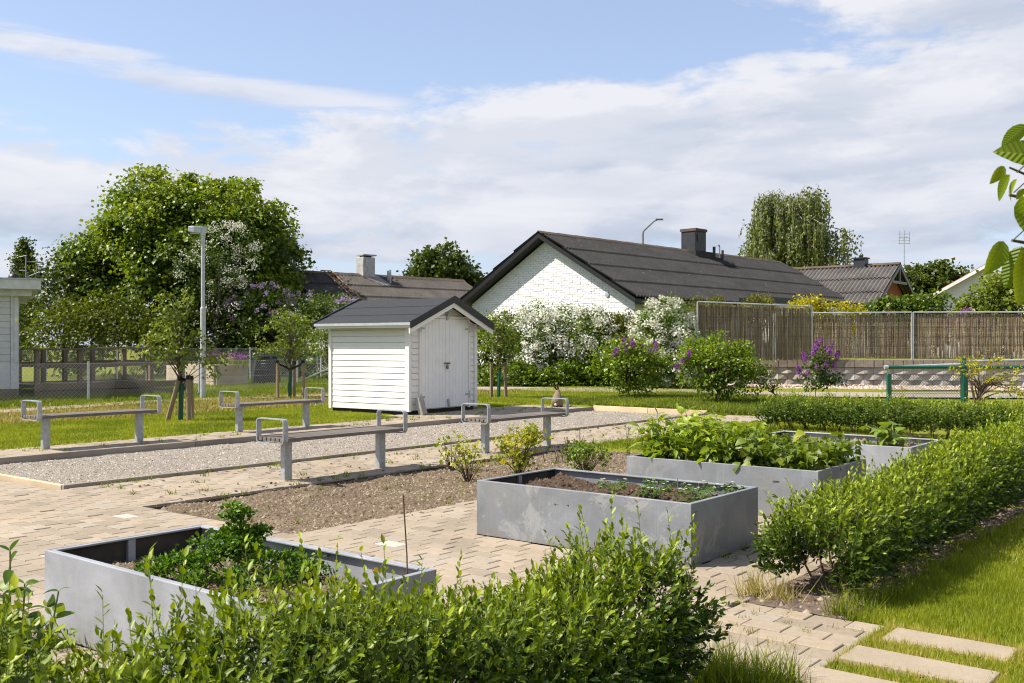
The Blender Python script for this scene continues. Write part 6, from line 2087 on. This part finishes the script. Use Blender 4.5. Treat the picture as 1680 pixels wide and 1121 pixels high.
def bed_plants():
    def currant(pos, lab, ells, nst, ncl, per, seed, mat, L, lum, H, brown=.0):
        rng = np.random.default_rng(seed)
        r = empty('currant_bush', pos, 0, lab, 'shrub')
        C, O = crown_pts(rng, ells, ncl, (.35, 1.05), .35)
        n, _ = foliage(rng, C, O, per, .085, L, L * .95, .25, .8, False, lum, .15); n.build('foliage', M[mat], r)
        w = NP()
        for c in C[:nst]:
            q = np.array([c[0] * .12, c[1] * .12, 0]); m = q + (c - q) * .5 + [0, 0, .03]
            w.segs(np.array([q, m]), np.array([m, c]), [.006, .004], [.004, .002])
        w.build('stems', M['twig'], r)
        return r
    z = -.035
    currant(G(8.45, 7.65, z), 'thin currant bush nearly bare, left of the planted row', [(0, 0, .30, .20, .16, .18), (-.08, 0, .45, .05, .05, .06)], 16, 16, 7, 401, 'currant_leaf', .042, .45, .5)
    currant(G(7.89, 6.91, z), 'thin currant bush with brown lower leaves, second in the planted row', [(0, 0, .24, .22, .18, .17)], 22, 24, 7, 402, 'currant_leaf', .042, .45, .4)
    currant(G(8.72, 6.88, z), 'full currant bush with yellowing leaves in front of the second bench', [(0, 0, .30, .30, .26, .20), (.16, 0, .42, .10, .1, .10), (-.14, 0, .36, .14, .14, .10)], 34, 62, 13, 403, 'currant_leaf', .042, .52, .5)
    currant(G(9.08, 6.23, z), 'fresh green berry bush beside the strawberry planter', [(0, 0, .22, .24, .22, .15)], 30, 48, 13, 404, 'shrub_bright', .034, .45, .35)
    rng = np.random.default_rng(405)
    r = empty('dead_stems', G(10.0, 7.1, z), 0, 'dry brown cut stems behind the green berry bush', 'plant')
    w = NP()
    for i in range(16):
        a = np.array([rng.normal(0, .10), rng.normal(0, .06), 0]); b = a + [rng.normal(0, .04), 0, .12 + .2 * rng.random()]
        w.segs(a[None], b[None], .006, .004)
    a = np.array([.12, 0, 0]); w.segs(a[None], (a + [.0, 0, .40])[None], .007, .005); w.build('stems', M['twig'], r)
    n = NP(); m = 60; P = rng.normal(0, .09, (m, 3)) * [1, .7, .3] + [0, 0, .12]; n.flakes(P, rdir(rng, m), rdir(rng, m), .04, .03, rng.random(m)); n.build('dry_leaves', M['clod_dark'], r)
    r = empty('tall_weed', G(10.94, 6.86, z), 0, 'slender upright weed left of the leafy planter', 'plant')
    w = NP(); n = NP()
    for i in range(4):
        a = np.array([rng.normal(0, .05), rng.normal(0, .05), 0]); b = a + [rng.normal(0, .05), 0, .26 + .18 * rng.random()]
        w.segs(a[None], b[None], .004, .002); f = rng.random(26)[:, None]; P = a + (b - a) * f
        n.leaves(P, rdir(rng, 26) * [1, 1, .3] + [0, 0, .3], np.tile([0, 0, 1.], (26, 1)) + rng.normal(0, .3, (26, 3)), .05, .014, rng.random(26) * .6)
    w.build('stems', M['stem_green'], r); n.build('leaves', M['apple_leaf'], r)
    # strawberries
    SB = ['strawberry plant nearest the bare end of the dark soil', 'strawberry plant beside the short rusty pin, against the far wall', 'strawberry plant in the middle of the near row, beside the front wall',
          'strawberry plant in the middle of the far row', 'strawberry plant in the near corner of the dark soil', 'strawberry plant in the far right corner of the dark soil']
    for i, (u, v) in enumerate(((6.15, 3.98), (6.35, 3.72), (6.10, 3.60), (6.38, 3.42), (6.12, 3.32), (6.45, 3.20))):
        r = empty('strawberry_plant', G(u, v, .325), 0, SB[i], 'plant', 'strawberry plants')
        m = 30; a = rng.random(m) * 6.28; d = .02 + .11 * rng.random(m); h = .02 + .065 * rng.random(m)
        P = np.stack([np.cos(a) * d, np.sin(a) * d, h], 1); n = NP()
        for q in (-.8, 0, .8):
            n.leaves(P, np.stack([np.cos(a + q), np.sin(a + q), 0 * a + .1], 1), np.tile([0, 0, 1.], (m, 1)) + rng.normal(0, .3, (m, 3)), .034, .030, .25 + .4 * rng.random(m), .15, .2)
        n.build('foliage', M['raspberry_far'], r)
        w = NP(); w.segs(P * [.1, .1, 0], P, .0015, .0012); w.build('stems', M['stem_green'], r)
        m = 5; a = rng.random(m) * 6.28; P = np.stack([np.cos(a) * .09, np.sin(a) * .09, .07 + .03 * rng.random(m)], 1); n = NP()
        for q in range(5): n.flakes(P, np.stack([np.cos(a * 0 + q * 1.256), np.sin(a * 0 + q * 1.256), 0 * a + .2], 1), np.tile([0, 0, 1.], (m, 1)), .013, .012, .9)
        n.build('blossom', M['white_flower'], r)


M['raspberry_far'] = leafmat('strawberry_leaf', [(.035, .085, .012), (.08, .15, .02), (.14, .20, .03)], .3)
bed_plants()


def corner_plant():
    rng = random.Random(330)
    me = [leaf_mesh('leaf', .095, .040, M['corner_leaf'], .85, .25, c) for c in (.4, .8)]
    r = empty('leafy_perennial', G(1.72, 3.75, 0), 0, 'dark leafy perennial at the left edge beside the nearest planter', 'plant')
    stems = MB(); n = 0
    spots = [(.0, 0, .64)] + [(rng.gauss(-.06, .10), rng.gauss(0, .09), rng.uniform(.34, .52)) for _ in range(19)]
    for x, y, h in spots:
        stems.tube([(x * .4, y * .4, 0), (x * .8, y * .8, h * .6), (x, y, h)], [.005, .004, .003], 5)
        k = 7
        for q in range(k):
            f = .35 + .65 * q / (k - 1); az = q * 1.57 + rng.uniform(-.4, .4); p = (x * (.4 + .6 * f), y * (.4 + .6 * f), h * f)
            for s in (0, math.pi):
                if n < 290: put_leaf(r, rng.choice(me), p, az + s, rng.uniform(-.7, .6) + .4 * (f > .95), rng.gauss(0, .6), rng.uniform(.8, 1.3) * (.6 if f > .95 else 1)); n += 1
    stems.build('stems', M['stem_green'], r, kind='stuff')
    r = empty('weed_plant', G(2.27, 4.55, 0), 0, 'low bright weed at the foot of the nearest planter', 'plant')
    rn = np.random.default_rng(4); m = 70; P = rn.normal(0, .05, (m, 3)) * [1.3, 1, 0] + np.stack([0 * rn.random(m), 0 * rn.random(m), .10 * rn.random(m)], 1)
    q = NP(); q.leaves(P, rdir(rn, m) + [0, 0, .4], rdir(rn, m) + [0, 0, 1], .04, .02, rn.random(m)); q.build('leaves', M['shrub_bright'], r)


M['corner_leaf'] = leafmat('perennial_leaf', [(.04, .085, .008), (.08, .15, .012), (.17, .24, .02)], .35, src='object')
corner_plant()


def markers():
    for (u, v, h, w, m, nm, lab, a) in ((3.16, 3.56, .085, .016, 'label_white', 'plant_label', 'white plastic plant label in the nearest planter', .05), (3.205, 3.36, .10, .018, 'label_yellow', 'plant_label', 'yellow plastic plant label in the nearest planter', -.08)):
        b = MB(); b.add([(-w / 2, -.001, -.03), (w / 2, -.001, -.03), (w / 2, -.001, h), (-w / 2, -.001, h), (-w / 2, .001, -.03), (w / 2, .001, -.03), (w / 2, .001, h), (-w / 2, .001, h)], [(0, 1, 2, 3), (7, 6, 5, 4), (0, 4, 5, 1), (1, 5, 6, 2), (2, 6, 7, 3), (3, 7, 4, 0)])
        o = b.build(nm, M[m], None, G(u, v, .275), (.06, a, 0)); tag(o, lab, 'plant label')
    b = MB(); b.tube([(0, 0, -.05), (-.005, 0, .2), (-.022, 0, .47)], .0035, 6)
    o = b.build('metal_rod', M['twig'], None, G(3.20, 3.16, .26)); tag(o, 'thin rusty rod stuck upright in the corner of the nearest planter', 'rod')
    b = MB(); b.tube([(0, 0, 0), (0, 0, .12)], .003, 6); o = b.build('metal_rod', M['rust'], None, G(6.45, 3.62, .31)); tag(o, 'short rusty pin in the strawberry planter', 'rod')


markers()


def hare():
    r = empty('hare', (1.0, 22.1, .035), R(-15), 'brown hare sitting upright on the paving behind the second bench', 'hare')
    mb = bpy.data.metaballs.new('hare_body'); mb.resolution = .012; mb.render_resolution = .012; mb.threshold = .35
    tmp = bpy.data.objects.new('hare_body', mb); COL.objects.link(tmp)
    for x, y, z, sx, sy, sz in ((0, -.05, .125, .118, .130, .125), (0, .0, .19, .100, .105, .115), (0, .045, .255, .076, .078, .085), (0, .085, .325, .052, .062, .056), (0, .135, .312, .034, .045, .036),
                                (.078, -.01, .085, .052, .098, .085), (-.078, -.01, .085, .052, .098, .085), (.080, .075, .022, .034, .095, .026), (-.080, .075, .022, .034, .095, .026),
                                (.036, .095, .135, .030, .032, .110), (-.036, .095, .135, .030, .032, .110), (.036, .12, .022, .028, .045, .024), (-.036, .12, .022, .028, .045, .024)):
        e = mb.elements.new(type='ELLIPSOID'); e.co = (x, y, z); e.radius = 1.32; e.size_x, e.size_y, e.size_z = sx, sy, sz; e.stiffness = 4
    bpy.context.view_layer.update()
    m = bpy.data.meshes.new_from_object(tmp.evaluated_get(bpy.context.evaluated_depsgraph_get()))
    bpy.data.objects.remove(tmp); m.name = 'body'; m.materials.clear()
    m.polygons.foreach_set('use_smooth', [True] * len(m.polygons))
    o = link('body', m, r)
    m.materials.append(M['hare_fur'])
    for s in (-1, 1):
        e = MB(); e.tube([(s * .018 - .01, .09, .36), (s * .030 - .03, .06, .42), (s * .042 - .05, .035, .47), (s * .045 - .06, .02, .50)], [.014, .022, .018, .005], 8)
        e.build('ear', M['hare_ear'], r)
        e = MB(); e.lathe([(.001, -.007), (.006, 0), (.001, .007)], 8, (s * .034, .115, .325)); e.build('eye', M['black_metal'], r)
    t = MB(); t.lathe([(.004, -.035), (.026, -.02), (.032, 0), (.024, .022), (.004, .034)], 10, (0, -.155, .055)); t.build('tail', M['hare_tail'], r)


hare()


def cherry_mat():
    n = NT('cherry_leaf')
    c = n.ramp(n.rnd('object'), [(0, (.055, .115, .006)), (.5, (.13, .20, .010)), (1., (.23, .27, .018))])
    sp = n.N.new('ShaderNodeSeparateXYZ'); n.L.new(n.pos('object'), sp.inputs[0])
    def m(op, a, b=None):
        q = n.N.new('ShaderNodeMath'); q.operation = op
        for k, x in enumerate((a, b)):
            if x is None: continue
            if isinstance(x, (int, float)): q.inputs[k].default_value = x
            else: n.L.new(x, q.inputs[k])
        return q.outputs[0]
    ay = m('ABSOLUTE', sp.outputs[1])
    f = m('FRACT', m('MULTIPLY', m('SUBTRACT', sp.outputs[0], m('MULTIPLY', ay, .75)), 11.0))
    vein = m('MAXIMUM', m('LESS_THAN', f, .13), m('LESS_THAN', ay, .010))
    h = m('SINE', m('MULTIPLY', f, 3.1416))
    col = n.mix(m('MULTIPLY', vein, .45), c, (.30, .36, .08))
    col = n.mix(n.ramp(n.noise(n.pos('object'), 9, 4), [(.60, 0.0), (.75, .5)]), col, (.20, .15, .02))
    t = n.mix(1.0, col, (1.9, 1.75, .5), 'MULTIPLY')
    return n.finish(col, .42, 0, n.bump(h, .5, .02), .4, .5, t)


M['cherry'] = cherry_mat()


def cherry():
    rng = random.Random(350)
    r = empty('cherry_tree', (1.95, 2.25, 0), 0, 'cherry branch with large hanging leaves at the right edge', 'tree')
    me = [leaf_mesh('leaf', 1.0, .47, M['cherry'], .80, .25, c, .05, 10) for c in (.25, .6, .9)]
    w = MB()
    w.tube([(0, 0, 0), (.02, .02, .8), (-.02, 0, 1.6), (.03, .02, 2.6)], [.05, .042, .034, .018], 10); w.build('trunk', M['bark'], r)
    w = MB()
    for pts in ([(-.02, 0, 1.25), (-.4, -.1, 1.55), (-.80, -.2, 1.66), (-.90, -.24, 1.735), (-.955, -.25, 1.755)],
                [(-.40, -.10, 1.55), (-.75, -.22, 1.66), (-.90, -.24, 1.690), (-.955, -.25, 1.70)],
                [(-.30, -.08, 1.48), (-.7, -.2, 1.60), (-.90, -.25, 1.600), (-.955, -.26, 1.608)]):
        w.tube([tuple(p) for p in pts], [.010, .007, .004, .003, .002][:len(pts)], 7)
    w.build('branch', M['twig'], r)
    # base point, tip point of each hanging leaf (metres, seen from the lawn side)
    L = [((1.050, 1.85), (1.012, 1.815)), ((1.07, 1.765), (.975, 1.785)), ((1.005, 1.765), (.983, 1.735)), ((1.010, 1.745), (.983, 1.698)), ((1.004, 1.705), (.988, 1.688)),
         ((1.012, 1.695), (.995, 1.612)), ((1.045, 1.705), (1.010, 1.66)), ((1.04, 1.665), (1.022, 1.60)), ((1.005, 1.612), (.974, 1.555)), ((1.022, 1.592), (.998, 1.497)), ((1.05, 1.60), (1.035, 1.49)), ((1.06, 1.80), (1.03, 1.73)), ((1.045, 1.62), (1.008, 1.55)), ((1.035, 1.74), (1.015, 1.70)), ((1.05, 1.68), (1.03, 1.625)), ((1.03, 1.60), (1.012, 1.53))]
    for i, (b, t) in enumerate(L):
        y = 2.0 + rng.uniform(-.05, .05)
        B = Vector((b[0] - 1.95, y - 2.25, b[1])); T = Vector((t[0] - 1.95, y + rng.uniform(-.03, .02) - 2.25, t[1]))
        d = T - B; Ln = d.length
        az = math.atan2(d.y, d.x); pit = math.asin(d.z / Ln)
        # turn the blade to face the lawn
        put_leaf(r, me[i % 3], B, az, pit, rng.choice((1.1, -1.2, .8, 1.4)) + rng.gauss(0, .2), Ln * 1.25)
    w = MB()                      # stalks
    for i, (b, t) in enumerate(L):
        w.tube([(b[0] - 1.95, -.25, b[1]), (b[0] - 1.95 + .02, -.25, b[1] + .018), (b[0] - 1.95 + .05, -.25, b[1] + .022)], .0014, 5)
    w.build('stalks', M['twig'], r, kind='stuff')
    rn = np.random.default_rng(5); m = 240; P = np.stack([rn.uniform(-.75, .5, m), rn.uniform(-.4, .4, m), rn.uniform(1.45, 2.6, m)], 1)
    P = P[P[:, 0] > -.3]; n = NP(); n.leaves(P, rdir(rn, len(P)) * .5 + [0, 0, -.9], rdir(rn, len(P)), .10, .05, rn.random(len(P))); n.build('crown', M['cherry_far'], r)


cherry()
